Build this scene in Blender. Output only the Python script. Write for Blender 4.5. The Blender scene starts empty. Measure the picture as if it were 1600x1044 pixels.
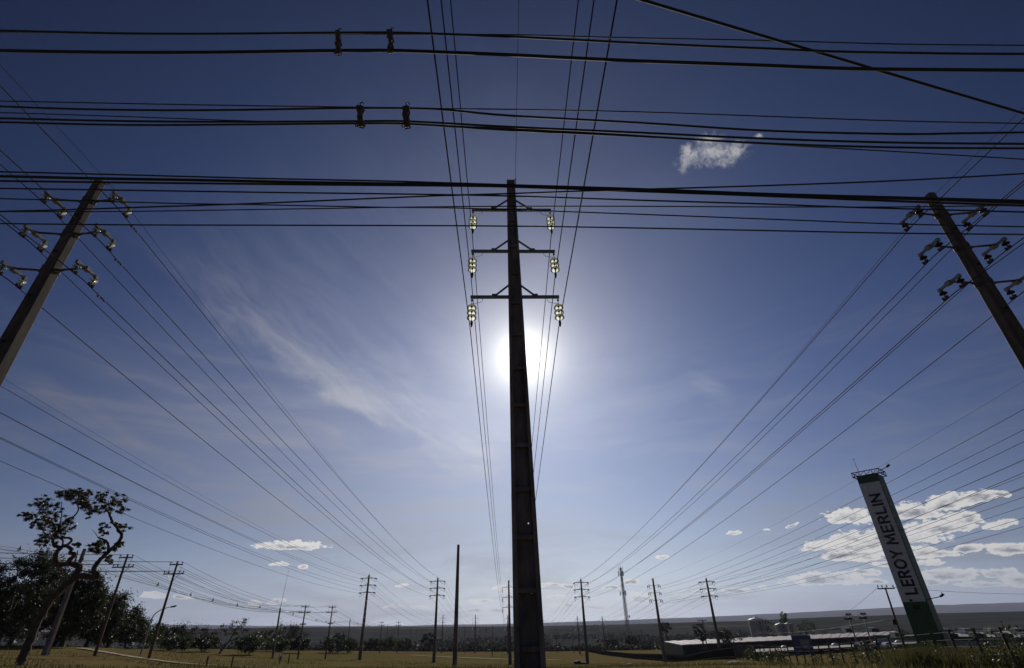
import bpy, bmesh, math, random
import numpy as np
from mathutils import Vector, Matrix, noise as mnoise
C = bpy.context.scene
COL = C.collection
rad = math.radians
random.seed(7)

# ------------------------------------------------------------------ camera, sky, sun, exposure
PITCH, ROLL, FOC, EYE = rad(30.09), rad(1.457), 775.0, 1.6
cp, sp, cr, sr = math.cos(PITCH), math.sin(PITCH), math.cos(ROLL), math.sin(ROLL)
FWD = np.array([0, cp, sp]); UP0 = np.array([0, -sp, cp]); RT0 = np.array([1.0, 0, 0])
RT = cr*RT0 - sr*UP0
UP = sr*RT0 + cr*UP0
cam_d = bpy.data.cameras.new('camera'); cam = bpy.data.objects.new('camera', cam_d); COL.objects.link(cam)
M = Matrix.Identity(4)
for i in range(3):
    M[i][0] = RT[i]; M[i][1] = UP[i]; M[i][2] = -FWD[i]
M[2][3] = EYE
cam.matrix_world = M
cam_d.sensor_width = 36.0; cam_d.lens = 36.0*FOC/1600.0
cam_d.clip_start = 0.1; cam_d.clip_end = 30000
C.camera = cam

SUN_AZ, SUN_EL = rad(1.42), rad(27.46)
SUN_DIR = Vector((math.sin(SUN_AZ)*math.cos(SUN_EL), math.cos(SUN_AZ)*math.cos(SUN_EL), math.sin(SUN_EL)))
C.view_settings.view_transform = 'Standard'; C.view_settings.look = 'None'
C.view_settings.exposure = -0.35; C.view_settings.gamma = 1.0; C.view_settings.use_curve_mapping = False

def ray(x, y):
    """direction (horizontal length 1) from the eye through a point of the 1600x1044 photograph"""
    d = FWD*FOC + RT*(x-800.0) + UP*(522.0-y)
    return d/math.hypot(d[0], d[1])
def on_wall(x, y, Y):
    d = ray(x, y); t = Y/d[1]
    return np.array([d[0]*t, Y, EYE+d[2]*t])
def at_dist(x, y, D):
    d = ray(x, y)
    return np.array([d[0]*D, d[1]*D, EYE+d[2]*D])
def azel(x, y):
    d = ray(x, y)
    return math.atan2(d[0], d[1]), math.atan(d[2])

# ---- world: Nishita sky, veil of cirrus, cumulus, aureole of the sun behind thin cloud
W = bpy.data.worlds.new('World'); C.world = W; W.use_nodes = True
nt = W.node_tree; N = nt.nodes; N.clear()
def nd(t, **k):
    n = N.new(t)
    for a, b in k.items(): setattr(n, a, b)
    return n
def lk(a, b): nt.links.new(a, b)
def mth(op, a, b=None, c=None, clamp=False):
    n = nd('ShaderNodeMath', operation=op, use_clamp=clamp)
    for i, v in enumerate((a, b, c)):
        if v is None: continue
        if isinstance(v, (int, float)): n.inputs[i].default_value = v
        else: lk(v, n.inputs[i])
    return n.outputs[0]
def vmth(op, a, b=None, scale=None):
    n = nd('ShaderNodeVectorMath', operation=op)
    for i, v in enumerate((a, b)):
        if v is None: continue
        if isinstance(v, (tuple, list, Vector)): n.inputs[i].default_value = v
        else: lk(v, n.inputs[i])
    if scale is not None: n.inputs['Scale'].default_value = scale
    return n.outputs['Value'] if op in ('LENGTH', 'DOT_PRODUCT', 'DISTANCE') else n.outputs['Vector']
def ramp(v, a, b, c=0.0, d=1.0, smooth=True):
    n = nd('ShaderNodeMapRange', interpolation_type='SMOOTHSTEP' if smooth else 'LINEAR', clamp=True)
    lk(v, n.inputs['Value'])
    for k, x in zip(('From Min', 'From Max', 'To Min', 'To Max'), (a, b, c, d)): n.inputs[k].default_value = x
    return n.outputs['Result']
def mixc(f, a, b, mode='MIX'):
    n = nd('ShaderNodeMix', data_type='RGBA', blend_type=mode)
    n.clamp_factor = True
    for s, v in ((n.inputs[0], f), (n.inputs[6], a), (n.inputs[7], b)):
        if isinstance(v, (int, float)): s.default_value = v
        elif isinstance(v, tuple): s.default_value = v+(1,) if len(v) == 3 else v
        else: lk(v, s)
    return n.outputs[2]
def fbm(vec, scale, detail=6, rough=.55, dist=0.0):
    n = nd('ShaderNodeTexNoise'); n.inputs['Scale'].default_value = scale
    n.inputs['Detail'].default_value = detail; n.inputs['Roughness'].default_value = rough
    n.inputs['Distortion'].default_value = dist
    lk(vec, n.inputs['Vector']); return n.outputs['Fac']

sky = nd('ShaderNodeTexSky', sky_type='NISHITA', sun_disc=False)
sky.sun_elevation = SUN_EL; sky.sun_rotation = SUN_AZ
sky.air_density = 1.0; sky.dust_density = 0.6; sky.ozone_density = 3.0; sky.altitude = 1000
tc = nd('ShaderNodeTexCoord'); DIR = vmth('NORMALIZE', tc.outputs['Generated'])
sep = nd('ShaderNodeSeparateXYZ'); lk(DIR, sep.inputs[0])
az = mth('ARCTAN2', sep.outputs[0], sep.outputs[1])
el = mth('ARCSINE', sep.outputs[2])
uv = nd('ShaderNodeCombineXYZ'); lk(az, uv.inputs[0]); lk(el, uv.inputs[1]); UV = uv.outputs[0]
ca = mth('ARCCOSINE', mth('MINIMUM', vmth('DOT_PRODUCT', DIR, tuple(SUN_DIR)), 0.999999))   # angle from the sun
SKYK = 0.072
hsv = nd('ShaderNodeHueSaturation'); hsv.inputs['Saturation'].default_value = 1.12; hsv.inputs['Hue'].default_value = 0.515
lk(sky.outputs[0], hsv.inputs['Color'])
# forward scattering of the thin high haze: sky is brighter near the sun, deeper to the sides; unseen sky behind the camera gets an added lift to light poles and sign
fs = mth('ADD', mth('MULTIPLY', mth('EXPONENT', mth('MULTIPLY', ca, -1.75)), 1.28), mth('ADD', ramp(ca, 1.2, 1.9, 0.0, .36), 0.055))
base = vmth('MULTIPLY', hsv.outputs[0], (SKYK, SKYK, SKYK))
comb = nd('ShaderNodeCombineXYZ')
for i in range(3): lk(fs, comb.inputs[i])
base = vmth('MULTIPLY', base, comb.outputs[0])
base = vmth('MULTIPLY', base, mixc(ramp(el, .15, 1.0), (.94, 1.0, 1.15), (1.16, 1.07, 1.0)))
# dusty air low over the land, palest under the sun
hf = mth('MULTIPLY', mth('EXPONENT', mth('DIVIDE', mth('MAXIMUM', el, 0.0), -0.13)), .88)
hv = mth('MULTIPLY', mth('EXPONENT', mth('MULTIPLY', ca, -2.05)), 2.02)
hcol = nd('ShaderNodeCombineXYZ'); lk(mth('MULTIPLY', hv, .87), hcol.inputs[0]); lk(mth('MULTIPLY', hv, .955), hcol.inputs[1]); lk(mth('MULTIPLY', hv, 1.12), hcol.inputs[2])
base = mixc(hf, base, hcol.outputs[0])
gl_ = mth('MULTIPLY', mth('MULTIPLY', mth('EXPONENT', mth('DIVIDE', mth('MAXIMUM', el, 0.0), -0.075)), mth('EXPONENT', mth('MULTIPLY', ca, -1.3))), .60)
gcol = nd('ShaderNodeCombineXYZ'); lk(mth('MULTIPLY', gl_, 1.06), gcol.inputs[0]); lk(gl_, gcol.inputs[1]); lk(mth('MULTIPLY', gl_, .90), gcol.inputs[2])
base = vmth('ADD', base, gcol.outputs[0])
base = vmth('MULTIPLY', base, mixc(mth('EXPONENT', mth('DIVIDE', ca, -rad(14))), (1.0, 1.0, 1.02), (1.0, .965, .80)))
base = vmth('MULTIPLY', base, mixc(ramp(ca, .22, .85), (1.0, 1.0, 1.0), (.87, .965, 1.12)))

# cirrus: sheet far overhead, coordinates on a plane
inv = mth('DIVIDE', 1.0, mth('MAXIMUM', mth('ADD', sep.outputs[2], 0.08), 0.03))
pl = nd('ShaderNodeCombineXYZ'); lk(mth('MULTIPLY', sep.outputs[0], inv), pl.inputs[0]); lk(mth('MULTIPLY', sep.outputs[1], inv), pl.inputs[1])
def blobs(lst, vec=None, flat=False):
    """greatest of a set of soft ellipses given on the sky (photo x, y, half width, half height, tilt)"""
    out = None
    sp = nd('ShaderNodeSeparateXYZ'); lk(UV if vec is None else vec, sp.inputs[0])
    for e in lst:
        x, y, a, b = e[:4]; t = e[4] if len(e) > 4 else 0.0
        u0, v0 = azel(x, y); dx, dy = math.cos(rad(t)), math.sin(rad(t))
        ua, va = azel(x+a*dx, y-a*dy); wa = math.hypot(ua-u0, va-v0); th = math.atan2(va-v0, ua-u0)
        ub, vb = azel(x+b*dy, y+b*dx); wb = math.hypot(ub-u0, vb-v0)
        mp = nd('ShaderNodeMapping', vector_type='TEXTURE')
        mp.inputs['Location'].default_value = (u0, v0, 0); mp.inputs['Rotation'].default_value = (0, 0, th)
        mp.inputs['Scale'].default_value = (wa, wb, 1e9)
        cb = nd('ShaderNodeCombineXYZ'); lk(sp.outputs[0], cb.inputs[0]); lk(sp.outputs[1], cb.inputs[1])
        if out is not None: lk(out, cb.inputs[2])      # chained so that only one ellipse is worked on at a time
        lk(cb.outputs[0], mp.inputs['Vector'])
        q = vmth('MAXIMUM', mp.outputs[0], vmth('MULTIPLY', mp.outputs[0], (-1, -2.0, 1))) if flat else mp.outputs[0]
        d = mth('SUBTRACT', 1.0, vmth('LENGTH', q))
        out = d if out is None else mth('MAXIMUM', out, d)
    return out
wz = nd('ShaderNodeTexNoise'); wz.inputs['Scale'].default_value = 9; wz.inputs['Detail'].default_value = 4; lk(UV, wz.inputs['Vector'])
warp = vmth('MULTIPLY', vmth('SUBTRACT', wz.outputs['Color'], (.5, .5, .5)), (.05, .04, 0))
UVW = vmth('ADD', UV, warp)
p0, p1 = azel(340, 486), azel(752, 728); bth = math.atan2(p1[1]-p0[1], p1[0]-p0[0]); bl = math.hypot(p1[0]-p0[0], p1[1]-p0[1])
bm_ = nd('ShaderNodeMapping', vector_type='TEXTURE'); bm_.inputs['Location'].default_value = (p0[0], p0[1], 0); bm_.inputs['Rotation'].default_value = (0, 0, bth); bm_.inputs['Scale'].default_value = (bl, bl, 1)
lk(UVW, bm_.inputs['Vector']); bs = nd('ShaderNodeSeparateXYZ'); lk(bm_.outputs[0], bs.inputs[0])
bw = nd('ShaderNodeMapping'); bw.inputs['Scale'].default_value = (3.2, 7.0, 1); lk(bm_.outputs[0], bw.inputs['Vector'])
wob = fbm(bw.outputs[0], 1.0, 7, .6, .4)
across = mth('ADD', bs.outputs[1], mth('MULTIPLY', mth('SUBTRACT', wob, .5), .20))
prof = mth('MULTIPLY', ramp(across, -.04, .035), mth('ADD', mth('MULTIPLY', mth('EXPONENT', mth('DIVIDE', mth('MAXIMUM', across, 0.0), -.085)), .9), mth('MULTIPLY', mth('EXPONENT', mth('DIVIDE', mth('MAXIMUM', across, 0.0), -.38)), .2)))
along = mth('MULTIPLY', ramp(bs.outputs[0], -.40, .22), ramp(bs.outputs[0], .98, 1.14, 1.0, .0))
band = mth('MULTIPLY', prof, along)
cir_st = nd('ShaderNodeMapping', vector_type='TEXTURE'); cir_st.inputs['Rotation'].default_value = (0, 0, bth-rad(6)); cir_st.inputs['Scale'].default_value = (.26, .045, 1)
lk(UVW, cir_st.inputs['Vector'])
n1 = fbm(cir_st.outputs[0], 1.0, 9, .62, .35)
n2 = fbm(pl.outputs[0], 1.1, 6, .55, .3)
cband = mth('MULTIPLY', band, ramp(n1, .30, .68, .30, 1.1))
# faint wisps everywhere low in the sky, stretched along the horizon
ws = nd('ShaderNodeMapping'); ws.inputs['Scale'].default_value = (2.2, 14.0, 1); ws.inputs['Rotation'].default_value = (0, 0, rad(4)); lk(UVW, ws.inputs['Vector'])
n3 = fbm(ws.outputs[0], 1.5, 7, .6, .4)
low = mth('MULTIPLY', ramp(el, .10, .58, 1.0, 0.0), ramp(n3, .42, .72))
wisp = mth('MULTIPLY', ramp(blobs([(1110, 600, 40, 70), (1380, 640, 110, 40), (1230, 790, 60, 22, 10), (1140, 770, 90, 40, 20), (600, 800, 90, 30, -25), (520, 770, 60, 30, -30), (120, 640, 160, 40, -25), (230, 690, 160, 30, -20)], UVW), -.2, .8), ramp(n1, .4, .8))
veil = mth('ADD', mth('ADD', mth('MULTIPLY', cband, .80), mth('MULTIPLY', low, .42)), mth('MULTIPLY', wisp, .30))
veil = mth('ADD', veil, mth('MULTIPLY', mth('MULTIPLY', ramp(n2, .42, .75), ramp(ca, .95, .15)), .14), clamp=True)
sheet = mth('MULTIPLY', ramp(blobs([(490, 730, 420, 230, -14), (650, 850, 360, 150)], UVW), -.15, .75), ramp(n3, .15, .75, .55, 1.0))
veil = mth('ADD', veil, mth('MULTIPLY', sheet, .40), clamp=True)
vb = mth('ADD', mth('MULTIPLY', mth('EXPONENT', mth('MULTIPLY', ca, -2.6)), 1.18), .085)
vcol = nd('ShaderNodeCombineXYZ')
lk(mth('MULTIPLY', vb, .90), vcol.inputs[0]); lk(mth('MULTIPLY', vb, .94), vcol.inputs[1]); lk(mth('MULTIPLY', vb, 1.12), vcol.inputs[2])
c1 = mixc(veil, base, vcol.outputs[0])

# cumulus near the horizon
cum = [(1325,806,40,15),(1420,797,52,15),(1482,784,48,15,8),(1530,775,42,12,10),(1562,770,18,8),
 (1345,846,55,19),(1400,836,85,13),(1468,822,66,14,5),(1505,808,36,10),(1562,818,30,8,8),(1288,850,42,9,10),(1330,868,58,11),(1440,861,64,10),
 (1388,880,32,6),(1450,877,36,5),(1512,856,27,8),(1578,857,42,11,3),(1290,903,72,12,2),(1352,893,22,6),(1366,906,24,6),
 (1480,897,58,13),(1450,907,34,6),(1560,894,32,9),(1592,906,32,13),(1536,913,44,5),(1145,833,14,2.5),(1197,826,7,2),(1238,820,9,3,20),
 (1150,920,22,6),(1190,917,11,4),(455,852,57,8),(438,881,18,4),(474,884,10,3.5),(240,931,22,6),(287,932,16,4.5),(430,939,14,4.5),(398,941,12,4),
 (627,914,12,3),(612,946,14,3.5),(656,950,19,4),(750,939,24,4.5),(745,952,28,4.5),(776,953,22,5),(860,914,24,4),(886,915,11,4),(872,933,18,4),(880,946,26,5),
 (930,947,26,4.5),(985,908,14,6),(1008,932,24,8),(1000,938,18,5),(956,918,16,4),(785,918,18,5),(1085,926,30,4),(1035,870,9,3)]
w2 = nd('ShaderNodeTexNoise'); w2.inputs['Scale'].default_value = 46; w2.inputs['Detail'].default_value = 3; lk(UV, w2.inputs['Vector'])
CW = vmth('ADD', UV, vmth('MULTIPLY', vmth('SUBTRACT', w2.outputs['Color'], (.5, .5, .5)), (.022, .012, 0)))
cm = blobs([(c[0], c[1]+c[3]*.35, c[2]*1.08, c[3]*1.30)+c[4:] for c in cum], CW, True)
st = nd('ShaderNodeMapping'); st.inputs['Scale'].default_value = (1, 1.9, 1); lk(UV, st.inputs['Vector'])
cn = fbm(st.outputs[0], 58, 9, .68)
dens = mth('ADD', mth('MULTIPLY', cm, 1.75), mth('MULTIPLY', mth('SUBTRACT', cn, .5), 2.9))
cov = ramp(dens, .05, .34)
st2 = nd('ShaderNodeMapping'); st2.inputs['Scale'].default_value = (.75, 1.6, 1); lk(UV, st2.inputs['Vector'])
st4 = nd('ShaderNodeMapping'); st4.inputs['Scale'].default_value = (.75, 1.6, 1); st4.inputs['Location'].default_value = (0, .022, 0); lk(UV, st4.inputs['Vector'])
relief = mth('SUBTRACT', fbm(st4.outputs[0], 42, 4, .55), fbm(st2.outputs[0], 42, 4, .55))
thick = mth('MULTIPLY', ramp(dens, .40, 1.45), ramp(relief, -.13, .15))
near = ramp(ca, .25, .85, 1.0, 0.80)
ccol = mixc(thick, (1.02, 1.0, .98), (.34, .36, .42))
cs = nd('ShaderNodeCombineXYZ')
for i in range(3): lk(near, cs.inputs[i])
ccol = vmth('MULTIPLY', ccol, cs.outputs[0])
c2 = mixc(mth('MULTIPLY', cov, ramp(el, .025, .08, .50, .92)), c1, ccol)
# one torn puff high on the right
pm = blobs([(1078,246,34,20,45),(1112,238,44,27,12),(1146,236,32,21,10),(1104,220,34,14,10),(1076,240,24,20,50),(1130,252,26,14,0),(1186,212,7,6)], CW)
st3 = nd('ShaderNodeMapping'); st3.inputs['Rotation'].default_value = (0, 0, rad(25)); st3.inputs['Scale'].default_value = (1, 1.2, 1); lk(UV, st3.inputs['Vector'])
pn = fbm(st3.outputs[0], 60, 9, .68, .5)
pd = mth('ADD', mth('MULTIPLY', pm, 1.25), mth('MULTIPLY', mth('SUBTRACT', pn, .5), 2.6))
pv = ramp(pd, .05, 1.75)
c3 = mixc(mth('MULTIPLY', pv, .9), c2, (.66, .66, .67))
# aureole: sunlight scattered forward by the veil
def ex(amp, deg): return mth('MULTIPLY', mth('EXPONENT', mth('DIVIDE', ca, -rad(deg))), amp)
au = mth('ADD', ex(3.6, 1.6), mth('ADD', ex(.16, 5.0), ex(.10, 13)))
ac = nd('ShaderNodeCombineXYZ'); lk(au, ac.inputs[0]); lk(mth('MULTIPLY', au, .98), ac.inputs[1]); lk(mth('MULTIPLY', au, .86), ac.inputs[2])
c4 = vmth('ADD', c3, ac.outputs[0])
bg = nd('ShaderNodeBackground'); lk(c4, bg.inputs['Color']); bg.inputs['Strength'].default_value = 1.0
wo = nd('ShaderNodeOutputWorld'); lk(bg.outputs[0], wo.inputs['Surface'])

sun_d = bpy.data.lights.new('sun', 'SUN'); sun_d.energy = 4.4; sun_d.angle = rad(0.53); sun_d.color = (1.0, .94, .84)
sun = bpy.data.objects.new('sun', sun_d); COL.objects.link(sun)
sun.rotation_euler = (-SUN_DIR).to_track_quat('-Z', 'Y').to_euler()

# ------------------------------------------------------------------ materials
def mat(name, col, rough=.8, metal=0.0, var=0.0, scale=4.0, col2=None, bump=0.0, bscale=30.0, stretch=(1,1,1), **kw):
    m = bpy.data.materials.new(name); m.use_nodes = True
    t = m.node_tree; b = t.nodes['Principled BSDF']
    b.inputs['Roughness'].default_value = rough; b.inputs['Metallic'].default_value = metal
    b.inputs['Base Color'].default_value = tuple(col)+(1,)
    for k, v in kw.items(): b.inputs[k.replace('_', ' ')].default_value = v
    co = t.nodes.new('ShaderNodeTexCoord'); mp = t.nodes.new('ShaderNodeMapping'); mp.inputs['Scale'].default_value = stretch
    t.links.new(co.outputs['Object'], mp.inputs['Vector'])
    if var or col2:
        n = t.nodes.new('ShaderNodeTexNoise'); n.inputs['Scale'].default_value = scale; n.inputs['Detail'].default_value = 6; n.inputs['Roughness'].default_value = .62
        t.links.new(mp.outputs[0], n.inputs['Vector'])
        r = t.nodes.new('ShaderNodeMapRange'); r.inputs['From Min'].default_value = .3; r.inputs['From Max'].default_value = .7; r.interpolation_type = 'SMOOTHSTEP'
        t.links.new(n.outputs['Fac'], r.inputs['Value'])
        x = t.nodes.new('ShaderNodeMix'); x.data_type = 'RGBA'; t.links.new(r.outputs[0], x.inputs[0])
        a = [c*(1-var) for c in col]; c2 = col2 or [min(1, c*(1+var)) for c in col]
        x.inputs[6].default_value = tuple(a)+(1,); x.inputs[7].default_value = tuple(c2)+(1,)
        t.links.new(x.outputs[2], b.inputs['Base Color'])
    if bump:
        n = t.nodes.new('ShaderNodeTexNoise'); n.inputs['Scale'].default_value = bscale; n.inputs['Detail'].default_value = 5
        t.links.new(mp.outputs[0], n.inputs['Vector'])
        bp = t.nodes.new('ShaderNodeBump'); bp.inputs['Strength'].default_value = bump; bp.inputs['Distance'].default_value = .02
        t.links.new(n.outputs['Fac'], bp.inputs['Height']); t.links.new(bp.outputs[0], b.inputs['Normal'])
    return m
M_conc = mat('weathered concrete', (.17,.14,.12), .9, var=.45, scale=2.2, bump=.5, bscale=40, stretch=(1,1,.35))
M_conc2 = mat('brown concrete', (.095,.072,.056), .85, var=.45, scale=2.5, bump=.5, bscale=40, stretch=(1,1,.3))
M_wood = mat('creosoted wood', (.11,.072,.05), .9, var=.4, scale=5, bump=.4, bscale=30, stretch=(1,1,.15))
M_steel = mat('galvanised steel', (.26,.26,.26), .55, .6, var=.2, scale=8)
M_rust = mat('dark clamp iron', (.10,.075,.06), .65, .4, var=.4, scale=30)
M_wire = mat('black cable sheath', (.016,.015,.015), .7, var=.2, scale=3)
M_cond = mat('weathered conductor', (.03,.028,.028), .9, 0.0, var=.2, scale=3)
M_porc = mat('brown porcelain', (.055,.022,.016), .15, var=.2, scale=6)
M_bark = mat('bark', (.075,.05,.036), .95, var=.4, scale=6, bump=.8, bscale=25, stretch=(1,1,.4))
M_white = mat('white sign sheet', (.62,.60,.62), .5, var=.08, scale=1.3)
M_green = mat('green sign sheet', (.022,.075,.025), .5, var=.15, scale=1.5)
M_black = mat('black lettering', (.012,.012,.014), .5, var=.1)
M_roof = mat('ribbed roof sheet', (.36,.31,.28), .45, var=.15, scale=.6)
M_roof2 = mat('grey roof membrane', (.19,.17,.15), .8, var=.2, scale=.3)
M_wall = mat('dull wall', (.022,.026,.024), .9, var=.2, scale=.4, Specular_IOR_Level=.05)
M_bwall = mat('pale blue wall', (.20,.25,.40), .7, var=.12, scale=.4)
M_red = mat('red fascia', (.26,.05,.035), .6, var=.15)
M_blue = mat('blue sign sheet', (.07,.09,.16), .6, var=.1)
M_palew = mat('pale sign patch', (.28,.27,.27), .6, var=.1)
M_unit = mat('white metal cabinet', (.62,.62,.62), .5, var=.08)
M_dark = mat('dark interior', (.02,.02,.022), .8, var=.2)
M_carw = mat('white car paint', (.6,.6,.6), .25, var=.04)
M_carb = mat('blue car paint', (.03,.05,.16), .25, var=.1)
M_card = mat('dark car paint', (.03,.03,.035), .25, var=.1)
M_glass = mat('car glass', (.02,.025,.03), .08, var=.05)
M_rubber = mat('rubber', (.015,.015,.015), .8, var=.1)
M_redp = mat('red marker paint', (.25,.03,.02), .6, var=.2)
M_fence = mat('dark fence wood', (.03,.025,.02), .95, var=.3, Specular_IOR_Level=.05)
M_silo = mat('galvanised silo', (.36,.34,.31), .55, .2, var=.2, scale=.5)
M_path = mat('pale dirt', (.24,.18,.125), .95, var=.25, scale=1.2)
M_mound = mat('dark soil', (.04,.03,.02), .95, var=.4, scale=3)

def leaf_mat(name, col, col2, trans=.35, rough=.45):
    m = bpy.data.materials.new(name); m.use_nodes = True; t = m.node_tree; b = t.nodes['Principled BSDF']
    co = t.nodes.new('ShaderNodeTexCoord'); n = t.nodes.new('ShaderNodeTexNoise'); n.inputs['Scale'].default_value = 1.1; n.inputs['Detail'].default_value = 5
    t.links.new(co.outputs['Object'], n.inputs['Vector'])
    r = t.nodes.new('ShaderNodeMapRange'); r.inputs['From Min'].default_value = .32; r.inputs['From Max'].default_value = .68; t.links.new(n.outputs['Fac'], r.inputs['Value'])
    x = t.nodes.new('ShaderNodeMix'); x.data_type = 'RGBA'; t.links.new(r.outputs[0], x.inputs[0])
    x.inputs[6].default_value = tuple(col)+(1,); x.inputs[7].default_value = tuple(col2)+(1,)
    t.links.new(x.outputs[2], b.inputs['Base Color']); b.inputs['Roughness'].default_value = rough; b.inputs['Specular IOR Level'].default_value = .18
    tr = t.nodes.new('ShaderNodeBsdfTranslucent'); t.links.new(x.outputs[2], tr.inputs['Color'])
    mx = t.nodes.new('ShaderNodeMixShader'); mx.inputs[0].default_value = trans
    t.links.new(b.outputs[0], mx.inputs[1]); t.links.new(tr.outputs[0], mx.inputs[2]); t.links.new(mx.outputs[0], t.nodes['Material Output'].inputs['Surface'])
    return m
L_dark = leaf_mat('dark glossy leaves', (.026,.033,.016), (.055,.062,.03), .2, .55)
L_olive = leaf_mat('olive brown leaves', (.034,.036,.015), (.07,.06,.024), .25)
L_mid = leaf_mat('mid green leaves', (.035,.05,.016), (.07,.085,.026), .35)
L_scrub = leaf_mat('dry scrub leaves', (.022,.027,.014), (.045,.043,.024), .2, .8)
L_grass = leaf_mat('tall dry grass', (.055,.055,.02), (.11,.10,.035), .35, .7)

def glass_mat(name='toughened green glass', tint=(.93,.96,.84,1), lo=.05, hi=.35):
    """thin toughened glass bells: light from behind passes through"""
    m = bpy.data.materials.new(name); m.use_nodes = True; t = m.node_tree; t.nodes.clear()
    tr = t.nodes.new('ShaderNodeBsdfTranslucent'); tr.inputs['Color'].default_value = tint
    tp = t.nodes.new('ShaderNodeBsdfTransparent'); tp.inputs['Color'].default_value = (.86,.92,.80,1)
    gl = t.nodes.new('ShaderNodeBsdfGlossy'); gl.inputs['Roughness'].default_value = .05; gl.inputs['Color'].default_value = (.9,.95,.85,1)
    lw = t.nodes.new('ShaderNodeLayerWeight'); lw.inputs['Blend'].default_value = .35
    nz = t.nodes.new('ShaderNodeTexNoise'); nz.inputs['Scale'].default_value = 16; co = t.nodes.new('ShaderNodeTexCoord'); t.links.new(co.outputs['Object'], nz.inputs['Vector'])
    r = t.nodes.new('ShaderNodeMapRange'); r.inputs['From Min'].default_value = .35; r.inputs['From Max'].default_value = .65; r.inputs['To Min'].default_value = lo; r.inputs['To Max'].default_value = hi; t.links.new(nz.outputs['Fac'], r.inputs['Value'])
    a = t.nodes.new('ShaderNodeMixShader'); t.links.new(r.outputs[0], a.inputs[0]); t.links.new(tr.outputs[0], a.inputs[1]); t.links.new(tp.outputs[0], a.inputs[2])
    b = t.nodes.new('ShaderNodeMixShader'); t.links.new(lw.outputs['Fresnel'], b.inputs[0]); t.links.new(a.outputs[0], b.inputs[1]); t.links.new(gl.outputs[0], b.inputs[2])
    mo = t.nodes.new('ShaderNodeOutputMaterial'); t.links.new(b.outputs[0], mo.inputs['Surface'])
    return m
M_ins = glass_mat()
M_amber = glass_mat('grimy amber glass', (.40,.36,.20,1), .25, .6)

# ------------------------------------------------------------------ mesh helpers
class MB:
    def __init__(s): s.v = []; s.f = []; s.sm = []
    def add(s, vs, fs, smooth=False):
        o = len(s.v); s.v += [tuple(map(float, p)) for p in vs]
        for f in fs: s.f.append(tuple(i+o for i in f)); s.sm.append(smooth)
    def box(s, c, size, R=None):
        hx, hy, hz = (q/2 for q in size)
        vs = [Vector((x, y, z)) for z in (-hz, hz) for y in (-hy, hy) for x in (-hx, hx)]
        if R is not None: vs = [R @ p for p in vs]
        c = Vector(c); s.add([p+c for p in vs], [(0,2,3,1),(4,5,7,6),(0,1,5,4),(2,6,7,3),(0,4,6,2),(1,3,7,5)])
    def bar(s, a, b, w, h=None):
        a = Vector(a); b = Vector(b); d = b-a; l = d.length
        s.box((a+b)/2, (w, h or w, l), d.to_track_quat('Z', 'Y').to_matrix())
    def tube(s, pts, r, n=6, cap=True, smooth=True):
        pts = [Vector(tuple(p)) for p in pts]; k = len(pts)
        rs = list(r) if hasattr(r, '__len__') else [r]*k
        o = len(s.v); up = None
        for i, p in enumerate(pts):
            t = (pts[min(i+1, k-1)]-pts[max(i-1, 0)])
            if t.length < 1e-9: t = Vector((0, 0, 1))
            t.normalize()
            if up is None:
                up = t.orthogonal().normalized()
            up = (up-t*up.dot(t)); up = up.normalized() if up.length > 1e-6 else t.orthogonal().normalized()
            w = t.cross(up)
            for j in range(n):
                a = 2*math.pi*j/n
                s.v.append(tuple(p+(up*math.cos(a)+w*math.sin(a))*rs[i]))
        for i in range(k-1):
            for j in range(n):
                s.f.append((o+i*n+j, o+i*n+(j+1) % n, o+(i+1)*n+(j+1) % n, o+(i+1)*n+j)); s.sm.append(smooth)
        if cap:
            s.f.append(tuple(o+j for j in reversed(range(n)))); s.sm.append(False)
            s.f.append(tuple(o+(k-1)*n+j for j in range(n))); s.sm.append(False)
    def lathe(s, prof, c=(0,0,0), n=16, axis=None, smooth=True, caps=True):
        """prof: (radius, height) pairs round the z axis, or round axis"""
        c = Vector(c); R = Vector(axis).to_track_quat('Z', 'Y').to_matrix() if axis is not None else Matrix.Identity(3)
        o = len(s.v); k = len(prof)
        for rr, z in prof:
            for j in range(n):
                a = 2*math.pi*j/n; s.v.append(tuple(R @ Vector((rr*math.cos(a), rr*math.sin(a), z))+c))
        for i in range(k-1):
            for j in range(n):
                s.f.append((o+i*n+j, o+i*n+(j+1) % n, o+(i+1)*n+(j+1) % n, o+(i+1)*n+j)); s.sm.append(smooth)
        if not caps: return
        s.f.append(tuple(o+j for j in reversed(range(n)))); s.sm.append(False)
        s.f.append(tuple(o+(k-1)*n+j for j in range(n))); s.sm.append(False)
    def ball(s, c, r, n=8, jit=0.0, sq=(1,1,1)):
        bm = bmesh.new(); bmesh.ops.create_icosphere(bm, subdivisions=2 if n >= 8 else 1, radius=r)
        vs = [Vector(c)+Vector((v.co.x*sq[0], v.co.y*sq[1], v.co.z*sq[2]))*(1+random.uniform(-jit, jit)) for v in bm.verts]
        fs = [tuple(v.index for v in f.verts) for f in bm.faces]; bm.free(); s.add(vs, fs, jit == 0)
    def build(s, name, m, parent=None, loc=None):
        me = bpy.data.meshes.new(name); me.from_pydata(s.v, [], s.f); me.update()
        me.polygons.foreach_set('use_smooth', s.sm); me.materials.append(m)
        o = bpy.data.objects.new(name, me); COL.objects.link(o)
        if parent is not None: o.parent = parent
        if loc is not None: o.location = loc
        return o
def tag(o, label=None, cat=None, group=None, kind=None):
    if label: o['label'] = label
    if cat: o['category'] = cat
    if group: o['group'] = group
    if kind: o['kind'] = kind
    return o
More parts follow.
